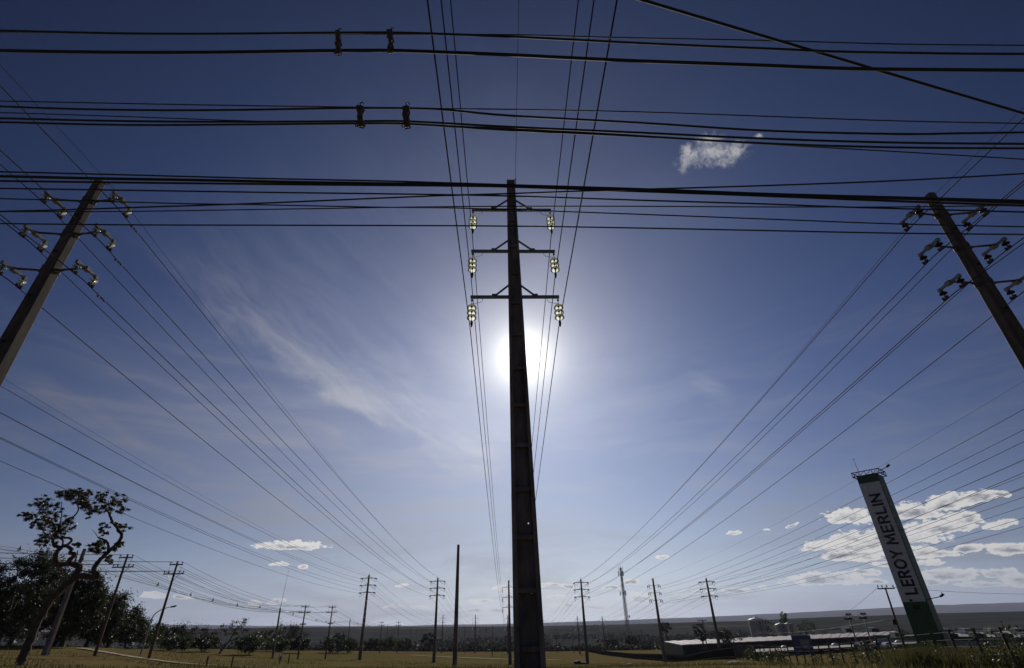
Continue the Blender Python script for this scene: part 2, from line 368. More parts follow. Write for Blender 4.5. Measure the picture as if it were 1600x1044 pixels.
def empty(name, loc, rz=0.0, label=None, cat=None, group=None):
    o = bpy.data.objects.new(name, None); COL.objects.link(o); o.location = tuple(loc); o.rotation_euler = (0, 0, rz)
    o.empty_display_size = .3
    return tag(o, label, cat, group)
def copy_tree(o, parent=None):
    c = o.copy(); COL.objects.link(c); c.parent = parent
    for ch in list(o.children): copy_tree(ch, c)
    return c
def raw_mesh(name, v, f, m, parent=None, smooth=False):
    me = bpy.data.meshes.new(name); me.from_pydata([tuple(p) for p in v], [], f); me.update()
    if smooth: me.polygons.foreach_set('use_smooth', [True]*len(me.polygons))
    me.materials.append(m); o = bpy.data.objects.new(name, me); COL.objects.link(o)
    if parent is not None: o.parent = parent
    return o
def crom(pts, k=6):
    P = [np.array(p, float) for p in pts]; out = []
    for i in range(len(P)-1):
        p0 = P[max(i-1, 0)]; p1 = P[i]; p2 = P[i+1]; p3 = P[min(i+2, len(P)-1)]
        for t in np.arange(k)/k:
            out.append(.5*((2*p1)+(-p0+p2)*t+(2*p0-5*p1+4*p2-p3)*t*t+(-p0+3*p1-3*p2+p3)*t**3))
    out.append(P[-1]); return out

# ------------------------------------------------------------------ ground
GY = np.array([-400,-100,0,17,40,65,100,155,250,355,450,560,900,1300,2000,14000.])
GZ = np.array([12,4.0,0.1,0,-1.1,-2.7,-4.9,-8.2,-12,-15.6,-18.5,-23,-29,-28,-20,-20.])
CTRL = [(-54,74.2,-1.2),(-49,77.4,-1.8),(-56,68.7,-.4),(-42.7,50.3,-.5),(-53,135,-4.8),(-49.6,150,-5.6),(-41.3,152.7,-6.2),(-22.6,155.9,-7.24),(-2.5,155.8,-8.35),
  (17.5,155.8,-8.55),(37.5,154.8,-8.86),(53.2,157,-9.06),(-47.8,357.8,-13.9),(-27,352,-14.4),(-7,353,-15),(13,354,-15.8),(36,354,-16.4),(53,366,-16.75),
  (-75,115,-2.4),(57,82,-3.1),(44,68,-3.9),(-66,90,-.3),(-80.6,215,-6.2),(-117,198,-3.9),(-86,169,-4.7),(0,17,0),(-20,17,0),(20,17.7,-.7),(0,0,.05),(70,45,-2.0),(28,55,-2.4),
  (-7,62,-2.7),(-100,30,1.0),(100,30,-1.0),(150,250,-14),(90,270,-15),(0,-60,2.6),(-150,100,-1.0),(200,150,-6),(0,450,-18.5),(-150,400,-12.5),(150,420,-18.5),(-300,300,-8),(300,300,-15),(0,600,-25.5),(-300,600,-24),(300,600,-26)]
_cx = np.array([(c[0], c[1]) for c in CTRL]); _res = np.array([c[2] for c in CTRL])-np.interp(_cx[:, 1], GY, GZ)
def _phi(r): return -np.sqrt(r*r+20.0**2)
_K = _phi(np.hypot(_cx[:, None, 0]-_cx[None, :, 0], _cx[:, None, 1]-_cx[None, :, 1]))
_n = len(CTRL); _A = np.zeros((_n+1, _n+1)); _A[:_n, :_n] = _K+np.eye(_n)*1.0; _A[:_n, _n] = 1; _A[_n, :_n] = 1
_w = np.linalg.solve(_A, np.append(_res, 0))
def ground_arr(x, y):
    x = np.asarray(x, float); y = np.asarray(y, float)
    z = np.interp(y, GY, GZ)
    r = np.hypot(x[..., None]-_cx[:, 0], y[..., None]-_cx[:, 1])
    c = _phi(r)@_w[:_n]+_w[_n]
    d = np.hypot(x, y); fade = np.clip((900-d)/450, 0, 1); fade = fade*fade*(3-2*fade)
    return z+c*fade
def g(x, y): return float(ground_arr(np.array([x]), np.array([y]))[0])

def build_ground():
    a = np.linspace(-1, 1, 241); xs = 250*a+14500*np.sign(a)*np.abs(a)**5.5
    ys = np.concatenate([np.linspace(-380, -20, 10), np.linspace(0, 480, 121), np.geomspace(490, 14500, 130)])
    X, Y = np.meshgrid(xs, ys); Z = ground_arr(X, Y)
    # ridges beyond the plain: the skyline is given by its elevation seen along each bearing
    azs = np.degrees(np.arctan2(X, Y)); Dh = np.hypot(X, Y)
    RID = [(-300,975),(100,975),(230,975),(400,977.5),(590,978),(700,976),(790,975),(850,973),(980,968.5),(1100,964),(1160,961),(1250,956.5),(1320,953),(1380,949.5),(1480,944.5),(1600,941),(1900,928)]
    PLN = [(-300,1000),(100,987),(400,981),(590,979.5),(700,979.3),(790,979),(850,978.3),(980,976),(1100,972),(1170,970.5),(1250,966),(1320,963),(1380,961.3),(1480,957.5),(1600,955),(1900,946)]
    ra = np.degrees(np.array([azel(*p) for p in RID])); pa = np.degrees(np.array([azel(*p) for p in PLN]))
    sky_el = np.interp(azs, ra[:, 0], ra[:, 1])
    jag = np.array([[mnoise.fractal(Vector((x*.0011, y*.0011, 3)), 1.0, 2.0, 5) for x in xs] for y in ys])
    pl_el = np.interp(azs, pa[:, 0], pa[:, 1])
    k1 = np.clip((Dh-1000)/900, 0, 1); k1 = k1*k1*(3-2*k1)
    z1 = EYE+np.tan(np.radians(pl_el))*2000+jag*1.2
    Z = np.where(Dh < 2000, Z*(1-k1)+z1*k1, Z)
    k2 = np.clip((Dh-2000)/1500, 0, 1); k2 = k2*k2*(3-2*k2); low = z1*(1-k2)+(-110)*k2
    k3 = np.clip((Dh-7000)/4500, 0, 1); k3 = k3**1.4
    top = EYE+np.tan(np.radians(sky_el))*11500+jag*7
    Z = np.where(Dh >= 2000, np.where(Dh > 11500, top-(Dh-11500)*.03, low*(1-k3)+top*k3), Z)
    small = np.array([[mnoise.fractal(Vector((x*.11, y*.11, 9)), 1.0, 2.0, 3) for x in xs] for y in ys])
    Z = Z+np.where((Dh > 22) & (Dh < 700), small*.10, 0)
    nx, ny = len(xs), len(ys)
    v = np.stack([X, Y, Z], -1).reshape(-1, 3).tolist()
    f = [(j*nx+i, j*nx+i+1, (j+1)*nx+i+1, (j+1)*nx+i) for j in range(ny-1) for i in range(nx-1)]
    m = bpy.data.materials.new('dry grass and scrub'); m.use_nodes = True; t = m.node_tree; b = t.nodes['Principled BSDF']; b.inputs['Roughness'].default_value = 1.0
    b.inputs['Specular IOR Level'].default_value = 0.0
    ge = t.nodes.new('ShaderNodeNewGeometry')
    def noise(scale, det=5, st=(1,1,1)):
        mp = t.nodes.new('ShaderNodeMapping'); mp.inputs['Scale'].default_value = st; t.links.new(ge.outputs['Position'], mp.inputs[0])
        n = t.nodes.new('ShaderNodeTexNoise'); n.inputs['Scale'].default_value = scale; n.inputs['Detail'].default_value = det; n.inputs['Roughness'].default_value = .6
        t.links.new(mp.outputs[0], n.inputs['Vector']); return n.outputs['Fac']
    def rmp(s, a, bb):
        r = t.nodes.new('ShaderNodeMapRange'); r.interpolation_type = 'SMOOTHSTEP'; r.inputs['From Min'].default_value = a; r.inputs['From Max'].default_value = bb; t.links.new(s, r.inputs['Value']); return r.outputs[0]
    def mx(f, a, bb):
        x = t.nodes.new('ShaderNodeMix'); x.data_type = 'RGBA'; t.links.new(f, x.inputs[0])
        for s, c in ((x.inputs[6], a), (x.inputs[7], bb)):
            if isinstance(c, tuple): s.default_value = c+(1,)
            else: t.links.new(c, s)
        return x.outputs[2]
    c = mx(rmp(noise(.05, 6, (1, .45, 1)), .36, .62), (.090,.088,.026), (.122,.090,.040))      # green turf and browner dry turf
    c = mx(rmp(noise(.9, 6), .35, .7), c, (.150,.122,.055))
    c = mx(rmp(noise(.035, 6, (1, .35, 1)), .54, .66), c, (.17,.095,.058))                    # bare reddish earth
    far = mx(rmp(noise(.012, 7, (.6, 1, 1)), .35, .66), (.024,.028,.024), (.052,.050,.042)) # scrub savanna
    far = mx(rmp(noise(.004, 5, (.35, 1, 1)), .60, .72), far, (.13,.115,.085))
    sp_ = t.nodes.new('ShaderNodeSeparateXYZ'); t.links.new(ge.outputs['Position'], sp_.inputs[0])
    ad = t.nodes.new('ShaderNodeMath'); ad.operation = 'MULTIPLY_ADD'; t.links.new(noise(.02, 3), ad.inputs[0]); ad.inputs[1].default_value = 80; t.links.new(sp_.outputs[1], ad.inputs[2])
    c = mx(rmp(ad.outputs[0], 470, 520), c, far)
    t.links.new(c, b.inputs['Base Color'])
    bp = t.nodes.new('ShaderNodeBump'); bp.inputs['Strength'].default_value = .6; bp.inputs['Distance'].default_value = .08
    t.links.new(noise(3.0, 6), bp.inputs['Height']); t.links.new(bp.outputs[0], b.inputs['Normal'])
    o = raw_mesh('ground', v, f, m, smooth=True); tag(o, kind='structure')
build_ground()

def ribbon(name, pts, w, dz, m):
    P = [np.array(p, float) for p in crom(pts, 10)]; v = []; f = []
    for i, p in enumerate(P):
        d = P[min(i+1, len(P)-1)]-P[max(i-1, 0)]; d /= np.hypot(*d); n = np.array([-d[1], d[0]])
        for s in (-.5, -.17, .17, .5):
            q = p+n*w*s*(1+.15*math.sin(i*1.7)); v.append((q[0], q[1], g(*q)+dz+.13))
    for i in range(len(P)-1):
        for j in range(3): f.append((i*4+j, i*4+j+1, i*4+j+5, i*4+j+4))
    o = raw_mesh(name, v, f, m, smooth=True); tag(o, kind='structure')
ribbon('path', [tuple(at_dist(x, y, D)[:2]) for x, y, D in ((120,1027,105),(220,1030,92),(300,1034,82),(400,1039,72),(480,1043,64),(600,1048,55),(760,1053,48))], 1.3, .0, M_path)
ribbon('path', [(-40,215),(-20,205),(0,200),(14,204)], 3.0, .05, M_path)

# ------------------------------------------------------------------ poles of the power lines
def chamfer_ring(w, c):
    h = w/2
    return [(-h+c,-h),(h-c,-h),(h,-h+c),(h,h-c),(h-c,h),(-h+c,h),(-h,h-c),(-h,-h+c)]
def shaft_solid(H, w0, w1, m, parent, bands=()):
    b = MB(); K = 12; vs = []
    for k in range(K+1):
        t = k/K; w = w0+(w1-w0)*t
        vs += [(x, y, -.4+(H+.4)*t) for x, y in chamfer_ring(w, w*.16)]
    fs = [(k*8+j, k*8+(j+1) % 8, (k+1)*8+(j+1) % 8, (k+1)*8+j) for k in range(K) for j in range(8)]
    fs += [tuple(reversed(range(8))), tuple(K*8+j for j in range(8))]
    b.add(vs, fs)
    o = b.build('shaft', m, parent)
    for z in bands:                                         # steel collars where the brackets are bolted
        w = w0+(w1-w0)*z/H+.05; c = MB(); r = chamfer_ring(w, w*.16)
        c.add([(x, y, z-.11) for x, y in r]+[(x, y, z+.11) for x, y in r], [(j, (j+1) % 8, 8+(j+1) % 8, 8+j) for j in range(8)]+[tuple(reversed(range(8))), tuple(range(8, 16))])
        c.build('collar', M_rust, parent)
    return o
def shaft_h(H, w0, w1, m, parent, holes, hx=0.0, hs=.02, rib=1.5):
    """I-section concrete pole: two flanges, a web pierced by holes, cross ribs"""
    W_ = lambda z: w0+(w1-w0)*max(z, 0)/H
    b = MB(); zs = np.linspace(-.4, H, 15)
    for s in (-1, 1):
        vs = []
        for z in zs:
            w = W_(z); t = .17*w; d = .33*w
            vs += [(s*(w/2-t), -d, z), (s*w/2, -d*.94, z), (s*w/2, d*.94, z), (s*(w/2-t), d, z)]
        fs = [(k*4+j, k*4+(j+1) % 4, k*4+4+(j+1) % 4, k*4+4+j) for k in range(len(zs)-1) for j in range(4)]
        fs += [(3,2,1,0), tuple((len(zs)-1)*4+j for j in range(4))]
        if s < 0: fs = [tuple(reversed(f)) for f in fs]
        b.add(vs, fs)
    cuts = [-.4, H]
    for z in holes: cuts += [z-hs, z+hs]
    cuts = sorted(cuts)
    for k in range(len(cuts)-1):
        za, zb = cuts[k], cuts[k+1]; hole = any(abs((za+zb)/2-z) < 1e-6 for z in holes)
        def xs(z):
            a = W_(z)*.5*.66+.004; h0 = hx*W_(z)
            return [-a, h0-hs, h0+hs, a]
        xa, xb = xs(za), xs(zb); y = .05
        for c in range(3):
            if hole and c == 1:
                for (p, q) in (((xa[1],za),(xb[1],zb)),((xa[2],za),(xb[2],zb)),((xa[1],za),(xa[2],za)),((xb[1],zb),(xb[2],zb))):
                    b.add([(p[0],-y,p[1]),(q[0],-y,q[1]),(q[0],y,q[1]),(p[0],y,p[1])], [(0,1,2,3)])
                continue
            for yy in (-y, y):
                f = (0,1,2,3) if yy < 0 else (3,2,1,0)
                b.add([(xa[c],yy,za),(xa[c+1],yy,za),(xb[c+1],yy,zb),(xb[c],yy,zb)], [f])
    z = .9
    while z < H-.4:
        w = W_(z); d = .27*w; a = w*.5*.66
        for s in (-1, 1): b.box((0, s*(.05+(d-.05)/2), z), (2*a-.004, d-.05, .13))
        z += rib
    w = w1
    b.box((0, 0, H-.09), (w*.65, w*.6, .18))
    return b.build('shaft', m, parent)
def arcs(c, r, a0, a1, n, plane='yz'):
    out = []
    for k in range(n+1):
        a = a0+(a1-a0)*k/n; u, w = r*math.cos(a), r*math.sin(a)
        out.append((c[0], c[1]+u, c[2]+w) if plane == 'yz' else (c[0]+u, c[1], c[2]+w))
    return out
DISC = [(.04,.062),(.085,.055),(.13,.03),(.158,-.005),(.165,-.04),(.16,-.055)]
def insulator_string(parent, top, n=3, pitch=.165, axis=(0,0,-1), matd=None, scale=1.0, horn=None, lead=.2):
    """cap-and-pin string hanging from top along axis"""
    ax = Vector(axis).normalized(); top = Vector(top); b = MB()
    b.tube([top, top+ax*(lead-.06)], .014, 6); b.lathe([(.03,0),(.03,.10)], top+ax*(lead-.14), 8, ax)
    if lead > .3: b.lathe([(.012,-.03),(.045,0),(.045,.05),(.012,.08)], top+ax*.08, 8, ax)
    q = []
    for k in range(n):
        c = top+ax*(lead+k*pitch)
        b.lathe([(.034,-.05),(.046,-.03),(.046,.03),(.03,.045),(.014,.05),(.014,pitch-.06)], c, 10, ax)
        q.append(c)
    e = top+ax*(lead+n*pitch)
    b.tube([top+ax*(lead-.06), e+ax*.05], .013, 6)
    b.lathe([(.02,-.05),(.05,0),(.055,.1),(.035,.2),(.02,.26)], e, 8, ax)
    o = b.build('insulator_string', M_rust, parent)
    for c in q:
        d = MB(); d.lathe([(r*scale*(.8 if matd else 1.0), -z*1.15*scale) for r, z in DISC], c+ax*.015, 20, ax, caps=False); d.build('disc', matd or M_ins, o)
    if horn is not None:
        h = MB(); h.tube([top+ax*.30, top+Vector((horn*.10,0,-.27)), top+Vector((horn*.38,0,-.20)), top+Vector((horn*.44,0,-.12)), top+Vector((horn*.44,0,.02))], .010, 5); h.build('arcing_horn', M_rust, o)
    return e+ax*.26
def crossarm(parent, z, half, yo, wpole, rise=.55, sz=.1):
    b = MB(); b.bar((-half, yo, z), (half, yo, z), sz, sz*1.2)
    o = b.build('crossarm', M_steel, parent)
    for s in (-1, 1):
        c = MB(); c.bar((s*half*.44, yo-.075, z+.03), (s*(wpole*.45), yo-.075, z+rise), .055, .07)
        c.box((s*half*.46, yo-.03, z+.085), (.22,.12,.05))
        c.build('brace', M_steel, o)
    return o
ARMS = (18.30, 15.82, 13.37)
def make_tangent(H=20.0, arms=ARMS, half=1.86, label=None):
    r = empty('power_pole', (0,0,0), 0, label, 'power pole')
    shaft_h(H, .90, .38, M_conc, r, (2.35, 4.35), hx=.17, hs=.028)
    att = []
    for z in arms:
        wp = .90+(.38-.90)*z/H
        crossarm(r, z, half, .18, wp)
        for s in (-1, 1):
            e = insulator_string(r, (s*(half-.06), .18, z-.06), 3, .24, scale=1.22, horn=-s, lead=.42)
            att.append((s*(half-.06), .18, e.z))
    c = MB(); c.tube([(w_, .05, H-.3) for w_ in (.16,.26)], .02, 6); c.tube([(.24,.05,H-.3),(.24,.05,H+.22)], .018, 6); c.ball((.24,.05,H+.2), .045, 6); c.build('ground_wire_clamp', M_rust, r)
    att.append((.24, .05, H+.2))
    return r, att
def make_strain(H=20.0, arms=(19.15,17.4,15.6), half=2.0, label=None, holes=()):
    r = empty('power_pole', (0,0,0), 0, label, 'power pole')
    shaft_h(H, .86, .38, M_conc, r, holes, hx=0, hs=.075, rib=1.5 if not holes else 1.3)
    att = []
    for z in arms:
        wp = .86+(.38-.86)*z/H
        crossarm(r, z, half, .15, wp, rise=.32, sz=.13)
        for s in (-1, 1):
            x = s*(half-.05)
            for d in (-1, 1):
                insulator_string(r, (x, .15+d*.06, z-.03), 4, .16, (0, d, -.12), M_porc, 1.15)
            j = MB(); j.tube([(x, .15-1.15, z-.17), (x-s*.02, -.75, z-.62), (x-s*.05, -.3, z-.95), (x-s*.05, .15, z-1.05), (x-s*.05, .6, z-.95), (x-s*.02, 1.05, z-.62), (x, .15+1.15, z-.17)], .03, 6)
            j.build('jumper_loop', M_cond, r)
            k = MB(); k.tube(arcs((s*(half-.75), .15, z-.12), .5, math.pi, 2*math.pi, 8, 'xz'), .028, 5); k.build('jumper_loop', M_cond, r)
            att.append((x, .15, z-.17))
    s_ = MB(); s_.tube([(0,0,H), (0,0,H+.7)], .02, 5); s_.build('spike', M_steel, r)
    att.append((0, 0, H+.05))
    return r, att
def make_swivel(H=20.0, insm=None, label=None):
    """bracket arms that carry a short beam with two single-disc insulators"""
    r = empty('power_pole', (0,0,0), 0, label, 'power pole')
    zs = (18.72, 16.74, 14.76)
    shaft_solid(H, .80, .36, M_conc2, r, zs)
    att = []
    for z in (17.7, 15.6, 13.3, 11.2, 9.0):
        w = .80+(.36-.80)*z/H; b = MB(); b.box((.02, -w/2-.012, z), (.15, .03, .09)); b.box((.02, -w/2-.04, z), (.045, .05, .045)); b.build('bolt_plate', M_dark, r)
    for z in zs:
        wp = .80+(.36-.80)*z/H
        for s in (-1, 1):
            b = MB(); ox = s*1.5; tip = (s*1.42, 0, z+.10)
            b.tube([(s*wp*.45, 0, z), (s*(wp*.5+.12), 0, z+.0), tip], [.075,.045,.05], 8)
            b.tube([(s*wp*.45, 0, z-.2), (s*(wp*.5+.35), 0, z+.01)], .03, 6)
            arm = b.build('bracket_arm', M_conc2, r)
            c = MB(); zb = z+.02
            c.bar((ox, -.47, zb), (ox, .47, zb), .085, .10); c.box((ox, 0, zb+.0), (.2,.24,.17)); c.box((ox, .52, zb-.02), (.12,.14,.15)); c.box((ox, -.52, zb-.02), (.12,.14,.15))
            beam = c.build('swing_beam', M_steel, arm)
            for d in (-1, 1):
                t = Vector((ox, d*.47, zb-.06)); q = MB()
                q.tube([t, t+Vector((0,0,-.1))], .022, 6); q.lathe([(.05,0),(.06,-.05),(.05,-.11),(.03,-.13)], t+Vector((0,0,-.06)), 10)
                q.tube([t+Vector((0,0,-.15)), t+Vector((0,0,-.42))], .024, 6); q.box(t+Vector((0,0,-.44)), (.07,.26,.07)); q.box(t+Vector((0,.09,-.40)), (.12,.05,.13)); q.box(t+Vector((0,-.09,-.40)), (.12,.05,.13))
                ins = q.build('insulator', M_rust, r)
                dd = MB(); dd.lathe([(.03,.02),(.09,.0),(.145,-.045),(.155,-.08),(.148,-.095)], t+Vector((0,0,-.10)), 20, caps=False); dd.lathe([(.05,-.04),(.085,-.075),(.08,-.12)], t+Vector((0,0,-.10)), 16, caps=False); dd.build('disc', insm, ins)
            att.append((ox, 0, zb-.06-.45))
    c = MB(); c.tube([(.1,.12,H-.1),(.3,.2,H+.05)], .02, 6); c.build('ground_wire_clamp', M_rust, r)
    att.append((.3, .2, H+.05))
    return r, att
def make_hook(H=20.0, label=None):
    r = empty('power_pole', (0,0,0), 0, label, 'power pole')
    arms = (18.3, 16.5, 14.7)
    shaft_solid(H, .86, .40, M_conc, r)
    att = []
    for z in arms:
        for s in (-1, 1):
            b = MB(); b.tube([(s*.2,0,z-.15),(s*.7,0,z-.02),(s*1.25,0,z+.12),(s*1.5,0,z+.12),(s*1.62,0,z+.0)], [.07,.06,.05,.045,.04], 7); arm = b.build('bracket_arm', M_conc, r)
            for q in (-.22, .22):
                insulator_string(r, (s*1.5+q*.8, 0, z+.08), 3, .15, (q*.5, 0, -1), M_porc, 1.1)
            att.append((s*1.55, 0, z-.95))
    c = MB(); c.tube([(0,0,H),(0,0,H+.3)], .02, 5); c.build('spike', M_steel, r)
    att.append((0, 0, H+.05))
    return r, att

LINE_YAW = math.atan2(2.85, 139.0)*1.0       # the lines drift slightly to the left as they recede
def w_att(root_xyz, yaw, a):
    c, s = math.cos(yaw), math.sin(yaw)
    return [np.array([root_xyz[0]+c*p[0]-s*p[1], root_xyz[1]+s*p[0]+c*p[1], root_xyz[2]+p[2]]) for p in a]
def place(root, x, y, yaw, dz=0.0, z=None):
    zz = (g(x, y) if z is None else z)+dz
    root.location = (x, y, zz); root.rotation_euler = (0, 0, yaw); return (x, y, zz)

# near row
pc, aC = make_tangent(label='tallest dark concrete pole in the middle with three crossarms and glowing glass discs')
pC = place(pc, .27, 17.05, rad(3.0), z=0.0); pc.rotation_euler = (0, rad(-.42), rad(3.0)); pC = (.12, 17.05, 0.0); A_C = w_att(pC, rad(3.0), aC)
plf, aL = make_swivel(20.0, M_amber, 'leaning brown concrete pole with pale glass insulators at the upper left')
pL = place(plf, -19.25, 16.4, LINE_YAW, z=0.0); A_L = w_att(pL, LINE_YAW, aL)
prt, aR = make_swivel(20.0, M_porc, 'leaning brown concrete pole with dark porcelain insulators at the upper right')
pR = place(prt, 20.42, 17.7, LINE_YAW, z=-.95); A_R = w_att(pR, LINE_YAW, aR)
# second row
LINES = 'poles of the high voltage lines across the field'
for o in (pc, plf, prt): o['group'] = 'near poles of the high voltage lines'
c2 = copy_tree(pc); c2['label'] = 'tangent pole far behind the tall middle pole, half hidden by its left side'; c2['group'] = LINES
p2 = place(c2, -2.7, 155.8, LINE_YAW, z=-8.35); A_C2 = w_att(p2, LINE_YAW, aC)
s1, aS = make_strain(label='strain pole with jumper loops just left of the bare post'); s1['group'] = LINES
q = place(s1, -22.75, 155.9, LINE_YAW, z=-7.24); A_L2 = w_att(q, LINE_YAW, aS)
s2 = copy_tree(s1); s2['label'] = 'strain pole with jumper loops just right of the tall middle pole'
q = place(s2, 17.6, 155.8, LINE_YAW, z=-8.5); A_R2 = w_att(q, LINE_YAW, aS)
s3, aS3 = make_strain(label='strain pole pierced by a row of bright holes, standing by the left shrubs', holes=[3.2+1.3*k for k in range(9)]); s3['group'] = LINES
q = place(s3, -41.5, 152.7, LINE_YAW, z=-6.25); A_LL2 = w_att(q, LINE_YAW, aS3)
h1, aH = make_hook(label='pole with short drooping hook arms between the mast and the fence'); h1['group'] = LINES
q = place(h1, 37.6, 154.8, LINE_YAW, z=-8.86); A_H1 = w_att(q, LINE_YAW, aH)
s4 = copy_tree(s1); s4['label'] = 'strain pole with jumper loops standing before the warehouse roof'
q = place(s4, 53.2, 157.0, LINE_YAW, z=-9.06); A_RR2 = w_att(q, LINE_YAW, aS)
# third row
third = []
for x, y, lab in ((-47.8,357.8,'small far pole seen right beside the strain pole left of the bare post'),(-27,352.3,'small far pole midway between the bare post and the tall middle pole'),(-7.2,353,'small far pole straight behind the second middle pole'),
                  (13.2,354,'small far pole peeping out at the right foot of the tall middle pole'),(35.9,354,'small far pole just left of the right strain pole'),(53,366,'small far pole between the right strain pole and the lattice mast')):
    o = copy_tree(pc); o['label'] = lab; o['group'] = 'third row of line poles far down the field'
    q = place(o, x, y, LINE_YAW); third.append(w_att(q, LINE_YAW, aC))

def wire(name, runs, r, m, label, group, n=5, cat='wire'):
    """runs: (A, B, sag) spans end to end -> one continuous wire"""
    pts = []
    for A, B, s in runs:
        A, B = np.array(A, float), np.array(B, float); K = 28
        for k in range(K+1):
            t = k/K
            if pts and k == 0: continue
            p = A+(B-A)*t; p[2] -= 4*s*t*(1-t); pts.append(p)
    b = MB(); b.tube(pts, r, n); o = b.build(name, m); return tag(o, label, cat, group)
SIDE = ('left', 'right'); LEV = ('top arm', 'middle arm', 'bottom arm')
def line_set(near_att, far_att, far2, lname, group, back=(2.85,-139,6.0), r=.02, sag=2.0):
    for i in range(7):
        A = near_att[i]; B = far_att[i]; bk = A+np.array(back)
        runs = [(bk, A, 2.0), (A, B, sag)]
        if far2 is not None: runs.append((B, far2[i], 3.2))
        rr = r if i < 6 else r*.5
        lab = f'{SIDE[i % 2]} wire of the {LEV[i//2]} on the {lname}' if i < 6 else f'thin ground wire over the top of the {lname}'
        wire('overhead_wire', runs, rr, M_cond, lab, group)
line_set(A_C, A_C2, third[2], 'tall middle pole and its line', 'wires of the middle line', r=.0185)
line_set(A_L, A_L2, third[1], 'brown pole with pale insulators at upper left', 'wires of the left line', r=.021)
line_set(A_R, A_R2, third[3], 'brown pole with dark insulators at upper right', 'wires of the right line', r=.021)
# outer lines: their near poles stand outside the picture
def outer(x, y, zs, zt, half, far_att, far2, lname, group, sag=2.0, r=.02):
    nA = []
    for z in zs: nA += [np.array([x-half, y, z]), np.array([x+half, y, z])]
    nA.append(np.array([x, y, zt])); line_set(nA, far_att, far2, lname, group, r=r, sag=sag)
outer(-38.4, 16.0, (18.7,17.1,15.6), 20.2, 1.7, A_LL2, third[0], 'pierced pole line at far left', 'wires of the far left line')
outer(40.2, 17.5, (16.5,14.5,12.6), 18.9, 1.6, A_H1, third[4], 'hook arm pole line at right', 'wires of the hook pole line')
outer(54.6, 18.0, (16.6,14.8,13.0), 18.7, 1.6, A_RR2, third[5], 'warehouse side pole line at far right', 'wires of the far right line')
# armour rods / dampers on the wires beside the swivel poles
def damper(p, lab):
    b = MB(); b.tube([(p[0],p[1]-.18,p[2]-.05),(p[0],p[1]+.18,p[2]-.05)], .012, 5)
    for s in (-1, 1): b.lathe([(.02,-.06),(.035,-.04),(.035,.04),(.02,.06)], (p[0],p[1]+s*.18,p[2]-.05), 8, (0,1,0))
    b.box((p[0],p[1],p[2]-.02), (.04,.05,.09)); o = b.build('vibration_damper', M_rust)
    tag(o, lab, 'damper', 'vibration dampers on the side lines')
for i in range(6):
    A = A_L[i]; B = A_L2[i]; t = .0085; p = A+(B-A)*t; p[2] -= 8*t
    damper(p, f'small clamp weight on the {SIDE[i % 2]} {LEV[i//2]} wire by the pale insulators')

# ------------------------------------------------------------------ cables crossing the whole sky close overhead
def cable(name, px, wpx, Y, label, m=M_wire, group='cables crossing overhead from side to side'):
    P = crom([on_wall(x, y, Y) for x, y in px], 5)
    mid = P[len(P)//2]; dep = float((mid-np.array([0,0,EYE]))@FWD); r = wpx*dep/FOC/2
    d0 = (P[1]-P[6]); d0 /= np.linalg.norm(d0); d1 = P[-1]-P[-7]; d1 /= np.linalg.norm(d1)
    P = [P[0]+d0*28]+P+[P[-1]+d1*28]
    b = MB(); b.tube(P, r, 8); o = b.build(name, m); return tag(o, label, 'cable', group)
T1 = [(0,48),(100,50.5),(200,52.5),(300,53),(400,52.5),(500,51.5),(610,51),(700,53.5),(800,57.5),(900,62.5),(1000,67.5),(1100,72),(1200,76),(1300,80.5),(1400,82.5),(1500,84),(1600,84.5)]
T2 = [(0,79),(100,81),(200,82),(300,82),(400,81),(500,79.5),(610,79),(700,82),(800,86),(900,91),(1000,95.5),(1100,99),(1200,102.5),(1300,106.5),(1400,108.5),(1600,110)]
cable('overhead_cable', T1, 3.6, 4.0, 'upper cable of the topmost pair, joined to the lower by two clamp chains')
cable('overhead_cable', T2, 5.2, 4.0, 'thick lower cable of the topmost pair tied by two clamp chains')
cable('overhead_cable', [(0,50),(300,52.5),(600,53.5),(800,54.5),(900,57),(1000,59.5),(1200,63.5),(1400,69),(1600,71)], 2.0, 4.4, 'thin cable rising clear above the topmost pair on its right half')
cable('overhead_cable', [(0,158),(200,162),(400,165.5),(550,167.5),(700,170),(800,171),(1000,175),(1200,182),(1400,189),(1600,193)], 1.9, 4.45, 'thin highest cable of the second bunch, just below the topmost pair')
cable('overhead_cable', [(0,166.5),(100,170),(200,172),(300,172.5),(400,171.5),(550,169),(650,169.5),(700,172),(800,181),(1000,192),(1200,204.5),(1400,209.5),(1500,208.5),(1600,207)], 3.3, 4.0, 'upper clamped cable of the second bunch, joined below by two short clamp chains')
cable('overhead_cable', [(0,176),(200,182.5),(400,189.5),(600,193.5),(800,201),(1000,212),(1200,225.5),(1400,237),(1600,249)], 1.8, 4.4, 'thin cable slipping under the second bunch and falling away at right')
cable('overhead_cable', [(0,185),(200,189.5),(400,190.5),(560,189.5),(640,190),(800,198.5),(1000,207.5),(1200,217),(1400,223),(1600,225)], 3.4, 4.05, 'middle thick cable of the second bunch, the upper of two nearly touching')
cable('overhead_cable', [(0,191),(200,195.5),(400,194.5),(560,193),(640,193.8),(800,203.5),(1000,213),(1200,224.5),(1400,230.5),(1600,232)], 3.3, 3.95, 'lowest thick cable of the second bunch, the lower of two nearly touching')
cable('overhead_cable', [(0,268.5),(200,273.5),(400,278.8),(600,283),(700,286),(800,289),(1000,295),(1200,302.5),(1400,308),(1600,313.5)], 2.6, 4.1, 'highest cable of the third bunch, passing over the head of the left brown pole')
